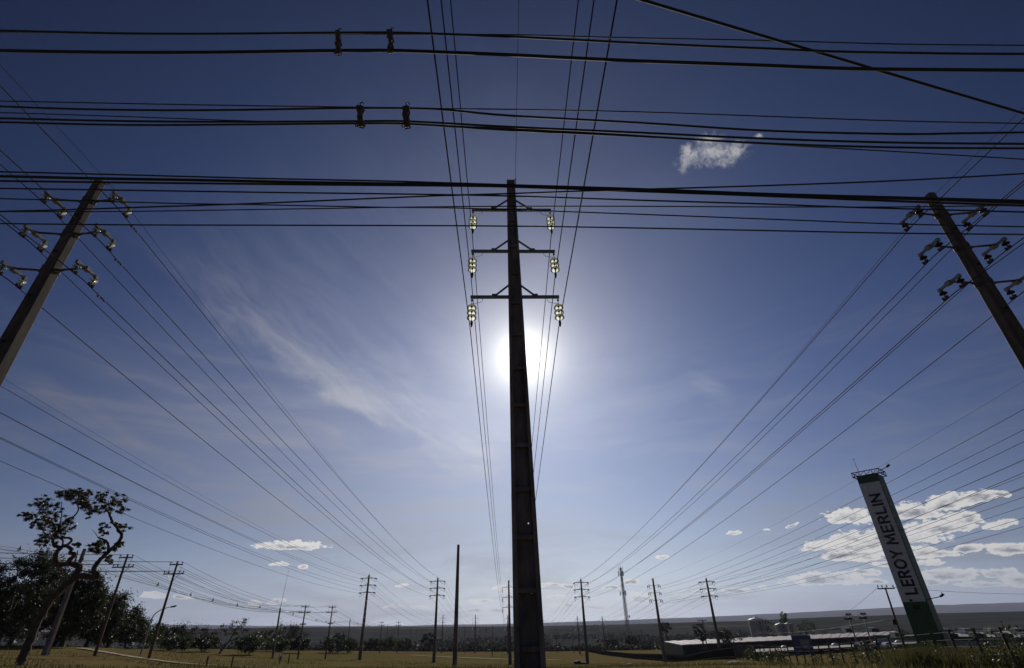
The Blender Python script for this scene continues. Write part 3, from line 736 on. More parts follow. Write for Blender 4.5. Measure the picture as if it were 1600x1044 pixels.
cable('overhead_cable', [(0,275.5),(150,279),(300,281.5),(400,283.5),(500,285.5),(600,287),(800,290.5),(900,294),(1000,297),(1200,304.5),(1400,310),(1600,317)], 4.6, 4.0, 'thickest cable of the third bunch, crossing the tip of the middle pole')
cable('overhead_cable', [(0,283),(200,285.5),(400,287.7),(500,288.7),(700,290.3),(800,292),(1000,299),(1200,306.5),(1400,314.5),(1600,321.5)], 3.4, 3.95, 'lowest thick cable of the third bunch, hugging the thickest one')
cable('overhead_cable', [(0,294.5),(200,297.5),(400,300.5),(600,303),(700,304.5),(800,306.5),(1000,313),(1200,319),(1330,324),(1600,331.5)], 2.5, 4.2, 'medium cable just under the third bunch, sloping gently down to the right')
cable('overhead_cable', [(0,330.5),(100,328),(250,323),(400,318),(600,309.5),(700,305.5),(800,302.5),(900,299),(1000,296),(1200,290),(1400,282.5),(1600,271.5)], 2.5, 3.9, 'cable that climbs from lower left to upper right through the third bunch')
cable('overhead_cable', [(0,310.5),(200,316),(300,318.5),(400,320),(600,324),(700,325),(800,328),(1000,335),(1200,342.5),(1400,350),(1600,354.5)], 2.0, 4.3, 'thin cable level with the uppermost crossarm, falling slightly to the right')
cable('overhead_cable', [(0,331),(200,330.5),(400,327.5),(500,326),(600,324.3),(700,323),(800,322.5),(1000,322.5),(1200,323.5),(1400,323.5),(1600,321)], 1.8, 4.25, 'thin nearly level cable just above the uppermost crossarm')
cable('overhead_cable', [(0,349.5),(200,351.5),(400,352),(600,352.5),(800,353.5),(1000,356.5),(1200,360.5),(1400,364.5),(1600,366.5)], 2.3, 4.1, 'lowest crossing cable, passing in front of the uppermost glass insulators')
# slanting service cable, upper right corner
A, B = np.array([2.2,3.72,9.0]), np.array([8.9,5.6,9.0]); d = (B-A)/np.linalg.norm(B-A)
b = MB(); K = 30; b.tube([A-d*3+(d*(np.linalg.norm(B-A)+10))*k/K-np.array([0,0,.02*math.sin(math.pi*k/K)]) for k in range(K+1)], .022, 8)
tag(b.build('service_cable', M_wire), 'slanting cable cutting across the upper right corner of the sky', 'cable')

def clamp_chain(x, y0, y1, Y, lab, seed):
    random.seed(seed); a = on_wall(x, y0, Y-.03); c = on_wall(x+1, y1, Y-.03); root = empty('clamp_chain', c, 0, lab, 'clamp', 'clamp chains tying the overhead cables'); L = a-c
    b = MB(); n = 6
    for k in range(n+1):
        t = k/n; p = L*t; w = .035 if k in (0, n) else .024
        b.box((p[0]+random.uniform(-.012,.012), random.uniform(-.02,.02), p[2]), (w*2*random.uniform(.8,1.25), .07, w*1.7), Matrix.Rotation(random.uniform(-.5,.5), 3, 'Y'))
        b.ball((p[0]+random.uniform(-.02,.02), -.03, p[2]+random.uniform(-.02,.02)), random.uniform(.018,.03), 4, .2)
    b.tube([(0,0,-.02), tuple(L)], .018, 6)
    b.build('clamp_body', M_rust, root)
    for e, nm in ((np.zeros(3), 'lower_eye'), (L, 'upper_hook')):
        h = MB(); s = -1 if nm == 'lower_eye' else 1
        for q in ((-.018, .028), (.024, .022)):
            if nm == 'upper_hook' and q[0] < 0: continue
            h.tube([(e[0]+q[0]+q[1]*math.cos(t), -.02, e[2]+s*.055+q[1]*1.2*math.sin(t)) for t in np.linspace(0, 2*math.pi*(1 if s < 0 else .7), 11)], .007, 5)
        h.build(nm, M_rust, root)
clamp_chain(528, 52, 81, 3.97, 'left clamp chain between the two topmost cables', 3)
clamp_chain(610, 51, 79.5, 3.97, 'right clamp chain between the two topmost cables', 4)
clamp_chain(562, 169, 193, 3.97, 'left clamp chain on the second bunch of cables', 5)
clamp_chain(634, 169.5, 194, 3.97, 'right clamp chain on the second bunch of cables', 6)

# ------------------------------------------------------------------ plain posts, wood poles, small poles
def taper_post(name, x, y, H, w0, w1, m, label, cat, group=None, square=True, lean=(0,0), parts=None, z=None):
    r = empty(name, (x, y, g(x, y) if z is None else z), 0, label, cat, group); b = MB()
    if square:
        vs = []
        for k in range(6):
            t = k/5; w = w0+(w1-w0)*t; zz = -.5+(H+.5)*t
            vs += [(px+lean[0]*t, py+lean[1]*t, zz) for px, py in chamfer_ring(w, w*.12)]
        b.add(vs, [(k*8+j, k*8+(j+1) % 8, k*8+8+(j+1) % 8, k*8+8+j) for k in range(5) for j in range(8)]+[tuple(reversed(range(8))), tuple(40+j for j in range(8))])
    else: b.tube([(lean[0]*t, lean[1]*t, -.5+(H+.5)*t) for t in np.linspace(0, 1, 6)], [w0/2+(w1-w0)/2*t for t in np.linspace(0, 1, 6)], 10)
    b.build('shaft', m, r)
    if parts: parts(r, H)
    return r
zb = 1.6+62.5*ray(713,1047)[2]
taper_post('bare_post', -6.85, 62.1, 12.1, .50, .27, M_conc, 'tall bare post without arms, left of the middle pole', 'post', z=zb)
p = at_dist(72, 1018, 88.6)
def conc_parts(r, H):
    b = MB()
    for z in (H-1.3, H-2.2): b.box((.18,0,z), (.16,.12,.2)); b.lathe([(.05,0),(.08,.08),(.05,.18)], (.3,0,z), 8)
    b.build('bracket', M_rust, r)
taper_post('concrete_pole', p[0], p[1], 11.2, .62, .30, M_conc, 'pale concrete pole leaning behind the twisted tree', 'power pole', parts=conc_parts, z=p[2])

def double_arm(r, H, lower=False):
    for k, (z, half) in enumerate(((H-.45, .95), (H-1.65, 1.45))):
        b = MB(); b.bar((-half,-.16,z), (half,-.16,z), .13, .15)
        a = b.build('crossarm', M_wood, r)
        for s in ([-1, -.55, .55, 1] if k else [-1, 1]):
            c = MB(); x = s*(half-.1); c.tube([(x,-.16,z),(x,-.16,z+.22)], .022, 6); c.lathe([(.05,0),(.095,.03),(.07,.09),(.09,.12),(.04,.2)], (x,-.16,z+.16), 10); c.build('pin_insulator', M_porc, a)
        if k:
            for s in (-1, 1):
                c = MB(); c.bar((s*half*.62,-.16,z-.06), (s*.1,-.12,z-.95), .05, .04); c.build('brace', M_steel, a)
    b = MB()
    for s in (-1, 1): b.tube([(s*.85,-.16,H-1.6),(s*.85,-.16,H-.5)], .015, 5)
    b.build('riser_wire', M_wire, r)
    if lower:
        b = MB(); z = H-4.2; b.bar((-.75,.16,z), (.75,.16,z), .13, .13); a = b.build('lower_crossarm', M_wood, r)
        for s in (-.6, -.25, .3, .65):
            c = MB(); c.box((s,.16,z+.12), (.16,.16,.26)); c.build('fuse', M_dark, a)
WG = 'wooden double arm poles marching along the left side'
tops = {}
wood = [((147,1027),91.8,12,(200,866),False,'wooden double arm pole standing at the edge of the dark tree mass'),((231,1033),91.6,12,(278,877),False,'wooden double arm pole crossing the curved street lamp'),
        ((464,1036),148.3,12,(478,945),True,'wooden double arm pole with fuse arm, left of a similar pair'),((508,1030),158,12,(520,946),True,'wooden double arm pole with fuse arm, right of a similar pair'),
        ((593,1020),262,12,(597,971),False,'small far wooden double arm pole, left of a pair beyond the shrubs'),((620,1020),270,12,(623,971),False,'small far wooden double arm pole, right of a pair beyond the shrubs')]
for i, (bp_, D, H, tp, low_, lab) in enumerate(wood):
    p = at_dist(*bp_, D); t = at_dist(*tp, D); lean = (t[0]-p[0], t[1]-p[1])
    r = empty('wood_pole', p, 0, lab, 'power pole', WG); HH = t[2]-p[2]
    b = MB(); b.tube([(lean[0]*k/6, lean[1]*k/6, -.5+(HH+.5)*k/6) for k in range(7)], [.20-.075*k/6 for k in range(7)], 10); b.build('shaft', M_wood, r)
    double_arm(r, HH, low_)
    for ch in list(r.children):
        if ch.name.split('.')[0] != 'shaft': ch.location = (lean[0], lean[1], 0)
    yaw = 0
    tops[i] = [np.array([t[0]+dx, t[1]-.16, t[2]+dz]) for dx, dz in ((-.85,-.1),(.85,-.1),(-1.35,-1.3),(-.7,-1.3),(.7,-1.3),(1.35,-1.3))]
WL = ('upper left', 'upper right', 'outer left', 'inner left', 'inner right', 'outer right')
for k in range(6):
    for a, nm, e0 in ((0, 'tree side wooden poles', -4), (1, 'lamp side wooden poles', 4)):
        n0 = np.array([-96+e0+k*.2, 30.0, tops[a][k][2]+1.6])
        wire('overhead_wire', [(n0, tops[a][k], 1.3), (tops[a][k], tops[a+2][k], 2.2), (tops[a+2][k], tops[a+4][k], 2.6)], .018, M_cond, f'{WL[k]} wire along the {nm} on the left', 'wires on the wooden poles')

def small_pole(bpx, tpx, D, m, label, w=.28, arm=None, name='small_pole', group='small far poles dotted over the field'):
    p = at_dist(*bpx, D); t = at_dist(*tpx, D); H = t[2]-p[2]
    def parts(r, H_):
        if arm == 'three':
            for z in (H_-.9, H_-2.3, H_-3.7):
                b = MB(); b.bar((-1.1,.15,z), (1.1,.15,z), .1); a = b.build('crossarm', M_steel, r)
                for s in (-1, 1): c = MB(); c.lathe([(.06,0),(.12,-.1),(.12,-.5),(.05,-.6)], (s*1.05,.15,z-.05), 8); c.build('insulator', M_porc, a)
        elif arm == 'one':
            b = MB(); b.bar((-1.2,-.14,H_-.15), (1.2,-.14,H_-.15), .13, .15); a = b.build('crossarm', M_wood, r)
            for s in (-1.05, -.45, .1, 1.05): c = MB(); c.lathe([(.05,0),(.1,.08),(.06,.16),(.1,.22),(.04,.34)], (s,-.14,H_-.08), 8); c.build('pin_insulator', M_porc, a)
        elif arm == 'side':
            b = MB(); b.box((-.25,0,H_-.5), (.35,.1,.1)); b.tube([(-.4,0,H_-.5),(-.4,0,H_-1.0)], .04, 6); b.build('bracket', M_rust, r)
    return taper_post(name, p[0], p[1], H, w, w*.55, m, label, 'pole', group, lean=(t[0]-p[0], t[1]-p[1]), parts=parts, z=p[2])
ant = small_pole((426,1028), (438,950), 131, M_conc, 'grey concrete pole carrying a long thin whip aerial', .42, 'side', 'aerial_pole', None)
ap = at_dist(438,950,131); at_ = at_dist(452,888,131)
b = MB(); b0 = np.array(ant.location)
b.tube([ap-b0-(at_-ap)*.05, at_-b0], [.05,.018], 6); b.build('whip_aerial', M_steel, ant)
small_pole((543,1023), (547,967), 215, M_conc, 'thin grey pole behind the round bush left of the pierced pole', .34, 'side')
small_pole((604,1017), (606,976), 265, M_conc, 'thin pale pole between the two small far wooden poles', .32)
small_pole((640,1016), (642,984), 330, M_conc, 'faint thin pole second right of the small far wooden poles', .3)
small_pole((649,1016), (651,983), 330, M_conc, 'thin pole next to the lone flat tree on the far field', .3)
small_pole((727,1020), (726,981), 300, M_conc, 'short far pole close on the right of the bare post', .36, 'side')
small_pole((760,1018), (760,979), 300, M_conc, 'short far pole, nearer of two on the left of the second middle pole', .36, 'three')
small_pole((769,1026), (770,977), 240, M_wood, 'slim wooden pole nearest the left of the second middle pole', .3)
small_pole((870.5,1019), (868.5,980), 330, M_conc, 'short far three arm pole with slack wires right of the tall pole foot', .36, 'three')
small_pole((896,1018), (894,981), 330, M_conc, 'short far three arm pole just left of the small pole by the right strain pole', .36, 'three')
small_pole((1003,1016), (1001,983), 330, M_conc, 'thin pole standing right of the lattice mast foot', .34)
small_pole((952,1016), (951,990), 380, M_wood, 'tiny pole in the dark bushes left of the lattice mast', .3)
small_pole((1108.5,1035), (1097.6,969), 165, M_wood, 'slender T shaped wooden pole leaning before the warehouse roof', .30, 'one', 'tee_pole', None)
for i, (xb, yt, D, lab) in enumerate(((696,992,480,'left dot of a pair of tiny posts right of the small far pole'),(701,993,480,'right dot of a pair of tiny posts right of the small far pole'),(777.5,994,480,'tiny post beside the slim wooden pole'),(782,995,500,'tiny post touching the left of the second middle pole'),(850,992,480,'tiny post touching the tall middle pole on its right'),(856,992,500,'second tiny post right of the tall middle pole'),(861,993,500,'third tiny post right of the tall middle pole'),(880,992,460,'tiny post between the two far three arm poles'))):
    small_pole((xb,1012), (xb,yt), D, M_wood, lab, .32, group='tiny posts at the far edge of the field')

# compact line with bird-shaped spacers, left
sp_px = [(31,858),(247,914),(298,930),(333,938),(371,946),(406,949),(458,960),(494,970),(510,972),(523,972.5),(558,975)]
ln = [(-60,840),(0,853),(31,858),(90,870),(128,877),(180,895),(247,914),(298,929),(333,937.5),(371,945),(406,949),(437,953),(458,960),(494,969),(523,972),(546,969.5),(560,974),(590,978)]
Ds = np.interp([p[0] for p in ln], [-60,130,438,546,590], [75,89,131,215,240])
for k, (dx, dz, w) in enumerate(((0,0,'upper'),(-.18,-.28,'left lower'),(.18,-.28,'right lower'))):
    pts = [at_dist(x, y, D)+np.array([dx, 0, dz]) for (x, y), D in zip(ln, Ds)]
    b = MB(); b.tube(crom(pts, 5), .02, 5); tag(b.build('spacer_cable', M_wire), f'{w} strand of the sagging cable with bird like spacers at left', 'cable', 'strands of the spacer cable')
for i, (x, y) in enumerate(sp_px):
    p = at_dist(x, y-1, float(np.interp(x, [-60,130,438,546,590], [75,89,131,215,240]))); b = MB()
    b.bar((0,0,.16), (-.22,0,-.22), .06); b.bar((0,0,.16), (.22,0,-.22), .06); b.bar((-.2,0,-.2), (.2,0,-.2), .05); b.bar((0,0,.3), (0,0,-.28), .05)
    o = b.build('cable_spacer', M_dark, loc=p); tag(o, f'{["first","second","third","fourth","fifth","sixth","seventh","eighth","ninth","tenth","eleventh"][i]} dark spacer, counted from the left, on the sagging cable', 'cable spacer', 'spacers on the sagging cable')

# street lamp
p = at_dist(217,1029,100); r = empty('street_lamp', p, 0, 'curved street lamp behind the second wooden pole', 'street lamp')
hp = [at_dist(x, y, 100)-p for x, y in ((217,1029),(226,1004),(234,975),(240,962),(248,955),(257,951),(268,948))]
b = MB(); b.tube(crom(hp, 4), np.linspace(.11,.045,len(crom(hp,4))), 8); b.build('post', M_steel, r)
e = hp[-1]; b = MB(); b.box((e[0]+.3, e[1], e[2]+.03), (.75,.32,.16), Matrix.Rotation(rad(-12), 3, 'Y')); b.ball((e[0]+.3,e[1],e[2]-.03), .17, 8, 0, (1.7,.9,.5)); b.build('lamp_head', M_dark, r)

# ------------------------------------------------------------------ telecom mast
p = at_dist(984,1008,320); t = at_dist(972,880,320); r = empty('lattice_mast', p, rad(15), 'slim lattice telecom mast with aerials near the middle right', 'mast'); H = t[2]-p[2]+.5
b = MB(); wd = lambda z: .8-.45*z/H
legs = [(-1,-1),(1,-1),(1,1),(-1,1)]
for sx, sy in legs: b.bar((sx*wd(0),sy*wd(0),0), (sx*wd(H*.93),sy*wd(H*.93),H*.93), .17)
z = 0.0; k = 0
while z < H*.92:
    z2 = z+1.5
    for j in range(4):
        a, c = legs[j], legs[(j+1) % 4]; wa, wb = wd(z), wd(min(z2, H*.93))
        if k % 2: a, c = c, a
        b.bar((a[0]*wa,a[1]*wa,z), (c[0]*wb,c[1]*wb,z2), .1); b.bar((a[0]*wb,a[1]*wb,z2), (c[0]*wb,c[1]*wb,z2), .09)
    z = z2; k += 1
b.bar((0,0,0), (0,0,H*.9), .14)
b.build('lattice_frame', M_steel, r)
for z0, rr in ((H*.845, 1.3), (H*.60, 1.5)):
    b = MB(); b.lathe([(rr*.95,-.06),(rr,0),(rr*.95,.06)], (0,0,z0), 12)
    for a in np.linspace(0, 2*math.pi, 7)[:-1]: b.bar((rr*math.cos(a),rr*math.sin(a),z0), (rr*math.cos(a),rr*math.sin(a),z0+1.0), .07)
    pf = b.build('platform', M_steel, r)
    for a in (rad(160), rad(20), rad(270)):
        c = MB(); q = Vector(((rr+.35)*math.cos(a), (rr+.35)*math.sin(a), z0+.4)); c.box(q, (.36,.24,2.5), Matrix.Rotation(a, 3, 'Z')); c.bar(Vector((rr*.8*math.cos(a),rr*.8*math.sin(a),z0+.2)), q, .08); c.build('panel_aerial', M_steel, pf)
b = MB()
for x, hh in ((-1.3,3.2),(0,4.2),(1.2,3.4)): b.tube([(x,0,H*.86),(x*1.1,0,H*.86+hh)], .09, 6)
b.build('whip_aerial', M_steel, r)
b = MB(); b.lathe([(.1,0),(.55,.1),(.6,.2)], (1.3,-.6,H*.33), 14, (.5,-1,0)); b.build('dish', M_unit, r)

# ------------------------------------------------------------------ sign tower
BL = at_dist(1437,1016,100); r = empty('sign_tower', BL, rad(-48), 'tall white and green store sign tower at the right', 'sign'); TW, TD, TH = 3.05, 2.9, 23.9
b = MB(); b.box((TW/2, TD/2, TH/2-.3), (TW, TD, TH+.6)); b.box((TW+.10, TD*.5, 1.0), (.35, TD*.8, 2.6)); b.build('tower_body', M_green, r)
zlo, zhi = 5.9, 22.8
b = MB(); b.box((TW/2-.06, -.02, (zlo+zhi)/2), (TW-.12, .04, zhi-zlo)); pan = b.build('sign_panel', M_white, r)
def arc2(cx, cy, rx, ry, a0, a1, n=14): return [(cx+rx*math.cos(rad(a0+(a1-a0)*k/n)), cy+ry*math.sin(rad(a0+(a1-a0)*k/n))) for k in range(n+1)]
GLY = {'L': (.62, [[(0,1),(0,0),(.62,0)]]), 'E': (.64, [[(.64,1),(0,1),(0,0),(.64,0)], [(0,.52),(.56,.52)]]), 'R': (.72, [[(0,0),(0,1),(.36,1)]+arc2(.38,.76,.27,.24,90,-90)+[(0,.52)], [(.34,.52),(.70,0)]]),
       'O': (1.0, [arc2(.5,.5,.5,.5,0,360,28)]), 'Y': (.82, [[(0,1),(.41,.48),(.82,1)], [(.41,.48),(.41,0)]]), 'M': (1.02, [[(0,0),(.12,1),(.51,.22),(.90,1),(1.02,0)]]), 'I': (.0, [[(0,0),(0,1)]]), 'N': (.78, [[(0,0),(0,1),(.78,0),(.78,1)]])}
def lettering(word, z0, length, cap, sw, parent):
    adv = []; x = 0.0
    for ch in word: adv.append(x); x += GLY[ch][0]+.40
    k = length/(x-.40); b = MB(); lay = 0
    for ch, ax in zip(word, adv):
        for st_ in GLY[ch][1]:
            for (u0, v0), (u1, v1) in zip(st_[:-1], st_[1:]):
                p, q = np.array([(ax+u0)*k, v0*cap]), np.array([(ax+u1)*k, v1*cap]); d = q-p; L = np.hypot(*d)
                if L < 1e-6: continue
                d /= L; n_ = np.array([-d[1], d[0]])*sw/2; p = p-d*sw*.42; q = q+d*sw*.42; lay += 1; t0 = -.05-.0006*lay
                cs_ = [p+n_, q+n_, q-n_, p-n_]
                # the word reads upwards: along the word = up the tower, letter tops to the left
                vs = [(TW*.515+cap/2-c[1], t0, z0+c[0]) for c in cs_]+[(TW*.515+cap/2-c[1], -.03, z0+c[0]) for c in cs_]
                b.add(vs, [(0,1,2,3),(7,6,5,4),(0,4,5,1),(1,5,6,2),(2,6,7,3),(3,7,4,0)])
    b.build('lettering', M_black, parent)
lettering('LEROY', zlo+1.05, 5.7, 1.34, .31, pan)
lettering('MERLIN', zlo+7.75, 7.2, 1.34, .31, pan)
b = MB()                                                 # maintenance frame round the top
for z in (TH+.05, TH+.72):
    for a, c in (((-.4,-.4),(TW+.4,-.4)),((TW+.4,-.4),(TW+.4,TD+.4)),((TW+.4,TD+.4),(-.4,TD+.4)),((-.4,TD+.4),(-.4,-.4))): b.bar((a[0],a[1],z), (c[0],c[1],z), .11)
for x in np.linspace(-.4, TW+.4, 5):
    for y in (-.4, TD+.4): b.bar((x,y,TH+.05), (x,y,TH+.72), .07); b.bar((x,y,TH+.05), (min(x+.9,TW+.4),y,TH+.72), .06)
for y in np.linspace(-.4, TD+.4, 4):
    for x in (-.4, TW+.4): b.bar((x,y,TH+.05), (x,y,TH+.72), .07)
for x in (.2, TW-.2): b.bar((x,-.4,TH+.05), (x,TD+.4,TH+.05), .12)
b.build('top_frame', M_dark, r)
b = MB(); b.tube([(.55,.4,TH), (.40,.4,TH+3.0)], [.05,.025], 6); b.ball((.40,.4,TH+3.0), .1, 6); b.build('lightning_rod', M_dark, r)
for z, ln_, nm in ((TH+.40, 1.9, 0), (6.2, 2.1, 1)):
    b = MB(); y = 0.0
    b.tube([(TW-.1,y,z-.1),(TW+ln_,y-.6,z+.25)], .05, 6); arm = b.build('lamp_arm', M_dark, r)
    c = MB(); c.box((TW+ln_,y-.6,z+.35-nm*.0), (.55,.4,.22), Matrix.Rotation(rad(-30), 3, 'Y')); c.tube([(TW+ln_,y-.6,z+.2),(TW+ln_+.1,y-.6,z+.75)], .05, 5); c.build('lamp', M_dark, arm)
b = MB(); b.box((1.55,-.12,5.2), (.75,.2,.55)); b.box((1.2,-.14,6.1), (.3,.25,.3)); b.build('floodlight', M_dark, r)

# leaning pole by the sign tower
p = at_dist(1424,1044,80); t = at_dist(1383,918,80)
def rp_parts(r, H_):
    l = (t[0]-p[0], t[1]-p[1])
    b = MB(); b.bar((-1.0+l[0],-.12+l[1],H_-.12), (1.0+l[0],-.12+l[1],H_-.12), .11, .13); a = b.build('crossarm', M_wood, r)
    for s in (-.9,-.4,.15,.9): c = MB(); c.tube([(s+l[0],-.12+l[1],H_-.1),(s+l[0],-.12+l[1],H_+.1)], .02, 5); c.lathe([(.04,0),(.085,.05),(.05,.1),(.08,.14),(.03,.24)], (s+l[0],-.12+l[1],H_+.02), 8); c.build('pin_insulator', M_porc, a)
    c = MB(); c.lathe([(.1,0),(.2,.05),(.2,.5),(.1,.55)], (-.25+l[0]*.55,-.1,H_*.52), 10); c.build('transformer', M_dark, r)
taper_post('leaning_pole', p[0], p[1], t[2]-p[2], .30, .17, M_wood, 'slender leaning pole with one crossarm beside the sign tower', 'power pole', square=False, lean=(t[0]-p[0], t[1]-p[1]), parts=rp_parts, z=p[2])
wire('overhead_wire', [(np.array([t[0]-.9,t[1],t[2]]), at_dist(1290,962,290), 1.5)], .018, M_cond, 'long wire dropping left from the leaning pole by the sign tower', None)
wire('overhead_wire', [(at_dist(1396,967,80), at_dist(1180,988,260), .8)], .022, M_wire, 'pale slack wire from the mid height of the leaning pole to the silos', None)
wire('overhead_wire', [(np.array([t[0]+.9,t[1],t[2]]), at_dist(1700,925,140), .5)], .018, M_cond, 'level wire running right behind the sign tower', None)

# ------------------------------------------------------------------ buildings on the right
WH = empty('warehouse', (0,0,0), 0, 'long low warehouse with a ribbed sunlit roof and red eave', 'warehouse')
zr = -9.0
f0, f1 = at_dist(1066.6,1007.8,270), at_dist(1385,993.2,352); bk0, bk1 = at_dist(1037.6,1002.2,313), at_dist(1400,986.5,410)
b = MB(); q = [f0, f1, bk1, bk0]; K = 46
for k in range(K):                                       # standing seams: every other sheet sits a little higher
    a, c = k/K, (k+1)/K; up = .18 if k % 2 else 0.0
    A0, A1 = f0+(f1-f0)*a, f0+(f1-f0)*c; B0, B1 = bk0+(bk1-bk0)*a, bk0+(bk1-bk0)*c; u = np.array([0,0,up])
    b.add([A0+u, A1+u, B1+u, B0+u, A0+u-[0,0,.3], A1+u-[0,0,.3], B1+u-[0,0,.3], B0+u-[0,0,.3]], [(0,1,2,3),(7,6,5,4),(0,4,5,1),(1,5,6,2),(2,6,7,3),(3,7,4,0)])
b.build('roof', M_roof, WH)
def wall_strip(name, a, c, top, bot, m, parent, off=0.0):
    b = MB(); d = (c-a); n = np.array([d[1], -d[0], 0]); n /= np.linalg.norm(n); n = n*off
    b.add([a+n+[0,0,bot], c+n+[0,0,bot], c+n+[0,0,top], a+n+[0,0,top], a-n*0-[n[0]*0,0,0]+np.array([-n[0],-n[1],bot])-n*0, c+np.array([-n[0],-n[1],bot]), c+np.array([-n[0],-n[1],top]), a+np.array([-n[0],-n[1],top])],
          [(0,1,2,3),(5,4,7,6),(3,2,6,7),(1,0,4,5),(4,0,3,7),(1,5,6,2)])
    return b.build(name, m, parent)
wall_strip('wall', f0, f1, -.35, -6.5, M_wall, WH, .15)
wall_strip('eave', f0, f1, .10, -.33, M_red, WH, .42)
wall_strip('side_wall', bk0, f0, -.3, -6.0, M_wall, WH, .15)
for k in range(1, 12):
    t_ = k/12; c = f0+(f1-f0)*t_; b = MB(); b.box((c[0]-.25,c[1]-.45,c[2]-2.6), (3.2,.3,2.0), Matrix.Rotation(math.atan2(f1[1]-f0[1], f1[0]-f0[0]), 3, 'Z')); b.build('window', M_dark, WH)
# lower annex with a pale flat roof in front of it
AN = empty('annex', (0,0,0), 0, 'low annex with pale flat roof in front of the warehouse', 'building')
a0, a1 = at_dist(1178,1019,190), at_dist(1470,1003,240); a2, a3 = at_dist(1470,1000.8,262), at_dist(1178,1014.5,214)
b = MB(); b.add([a0,a1,a2,a3]+[p_-np.array([0,0,.35]) for p_ in (a0,a1,a2,a3)], [(0,1,2,3),(7,6,5,4),(0,4,5,1),(1,5,6,2),(2,6,7,3),(3,7,4,0)]); b.build('roof', M_roof2, AN)
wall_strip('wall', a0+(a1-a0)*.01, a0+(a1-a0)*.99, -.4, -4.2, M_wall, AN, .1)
for k, t_ in enumerate((.14,.26,.40,.62,.74)):
    c = a3+(a2-a3)*t_; b = MB(); b.lathe([(1.1,0),(1.0,.35),(.6,.65),(.15,.75)], (c[0],c[1]-2,c[2]+.05), 12); b.build('skylight', M_unit, AN)
# store
ST = empty('store', (0,0,0), 0, 'wide blue walled store behind the sign tower with units on its roof', 'store')
zs = -5.2
def rp(x, y, z): d = ray(x, y); D = (z-EYE)/d[2]; return np.array([d[0]*D, d[1]*D, z])
s0, s1_ = at_dist(1366,996,270), at_dist(1640,992.5,235)
s0[2] = s1_[2] = (s0[2]+s1_[2])/2
dirv = (s1_-s0)/np.linalg.norm(s1_-s0); nrm = np.array([dirv[1], -dirv[0], 0]); bkv = -nrm*75
b = MB(); T = [s0, s1_, s1_+bkv, s0+bkv]; T = [p_-np.array([0,0,.45]) for p_ in T]
b.add(T+[p_-np.array([0,0,.4]) for p_ in T], [(0,1,2,3),(7,6,5,4),(0,4,5,1),(1,5,6,2),(2,6,7,3),(3,7,4,0)]); b.build('roof', M_roof2, ST)
wall_strip('wall', s0, s1_, -1.25, -7.5, M_bwall, ST, .2)
wall_strip('parapet', s0+dirv*.0, s1_, .05, -1.2, M_green, ST, .32)
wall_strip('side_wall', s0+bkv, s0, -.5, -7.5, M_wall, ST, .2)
wall_strip('canopy', s0+dirv*52-nrm*0+nrm*1.5, s0+dirv*118+nrm*1.5, -4.9, -6.6, M_dark, ST, 1.4)
UN = 'white cabinets standing on the store roof'
def roof_unit(px, D, lab, sc=1.0):
    c = at_dist(px[0], px[1], D); c[2] = s0[2]-.45; o = empty('roof_unit', c, math.atan2(dirv[1], dirv[0])-.25, lab, 'roof unit', UN)
    b = MB(); b.box((-.8*sc,0,.85*sc), (2.6*sc,2.2*sc,1.5*sc)); b.box((-.8*sc,0,1.66*sc), (2.8*sc,2.4*sc,.12)); b.box((-.8*sc,0,.06), (2.2*sc,1.8*sc,.12)); b.build('cabinet', M_unit, o)
    d_ = MB(); d_.box((1.5*sc,0,.7*sc), (1.9*sc,2.0*sc,1.2*sc)); d_.lathe([(.5*sc,1.3*sc),(.5*sc,1.5*sc)], (1.5*sc,0,0), 12); d_.build('fan_box', M_dark, o)
for x, D, lab in ((1400,258,'white roof unit seen left of the leaning pole'),(1482,250,'white roof unit hard against the right edge of the sign tower, front row'),(1524,248,'front row roof unit, second from the sign tower'),(1566,246,'front row roof unit, third from the sign tower'),(1606,246,'front row roof unit cut by the right edge')):
    roof_unit((x, 988), D, lab)
for x, D, lab in ((1476,292,'back row roof unit nearest the sign tower'),(1510,290,'back row roof unit, second from the sign tower'),(1549,288,'back row roof unit, third from the sign tower'),(1324,330,'lone white unit left of the twin floodlight masts'),(1364,325,'lone white unit right of the twin floodlight masts'),(1592,286,'back row roof unit at the right edge')):
    roof_unit((x, 984), D, lab, 1.15)
# silos
def silo(px_t, px_b, D, R_, lab, dome):
    c = at_dist(*px_b, D); t = at_dist(*px_t, D); o = empty('silo', (c[0],c[1],c[2]-6), 0, lab, 'silo', 'storage silos behind the warehouse'); H = t[2]-c[2]+6
    b = MB(); pr = []
    z = 0
    while z < H: pr += [(R_,z),(R_+.06,z+.35)]; z += .7
    b.lathe(pr, (0,0,0), 28, smooth=False); b.build('wall', M_silo, o)
    d_ = MB(); d_.lathe([(R_+.15,0),(R_+.1,.2),(R_*.6,dome*.7),(R_*.15,dome),(R_*.14,dome+.4)], (0,0,H), 28); d_.build('roof', M_silo, o)
    l = MB()
    for s in (-.25,.25): l.bar((s,-R_-.2,0), (s,-R_-.2,H), .08)
    for k in range(int(H/.6)): l.bar((-.25,-R_-.2,k*.6), (.25,-R_-.2,k*.6), .05)
    l.build('ladder', M_dark, o)
silo((1183,968.5), (1187,994), 420, 5.0, 'broad brownish silo left of a smaller grey one', 1.3)
silo((1221,976.5), (1224,993), 430, 3.6, 'grey silo, left half of a touching pair', 1.2)
silo((1233,975.5), (1236,993), 440, 2.9, 'grey silo, right half of a touching pair', .9)
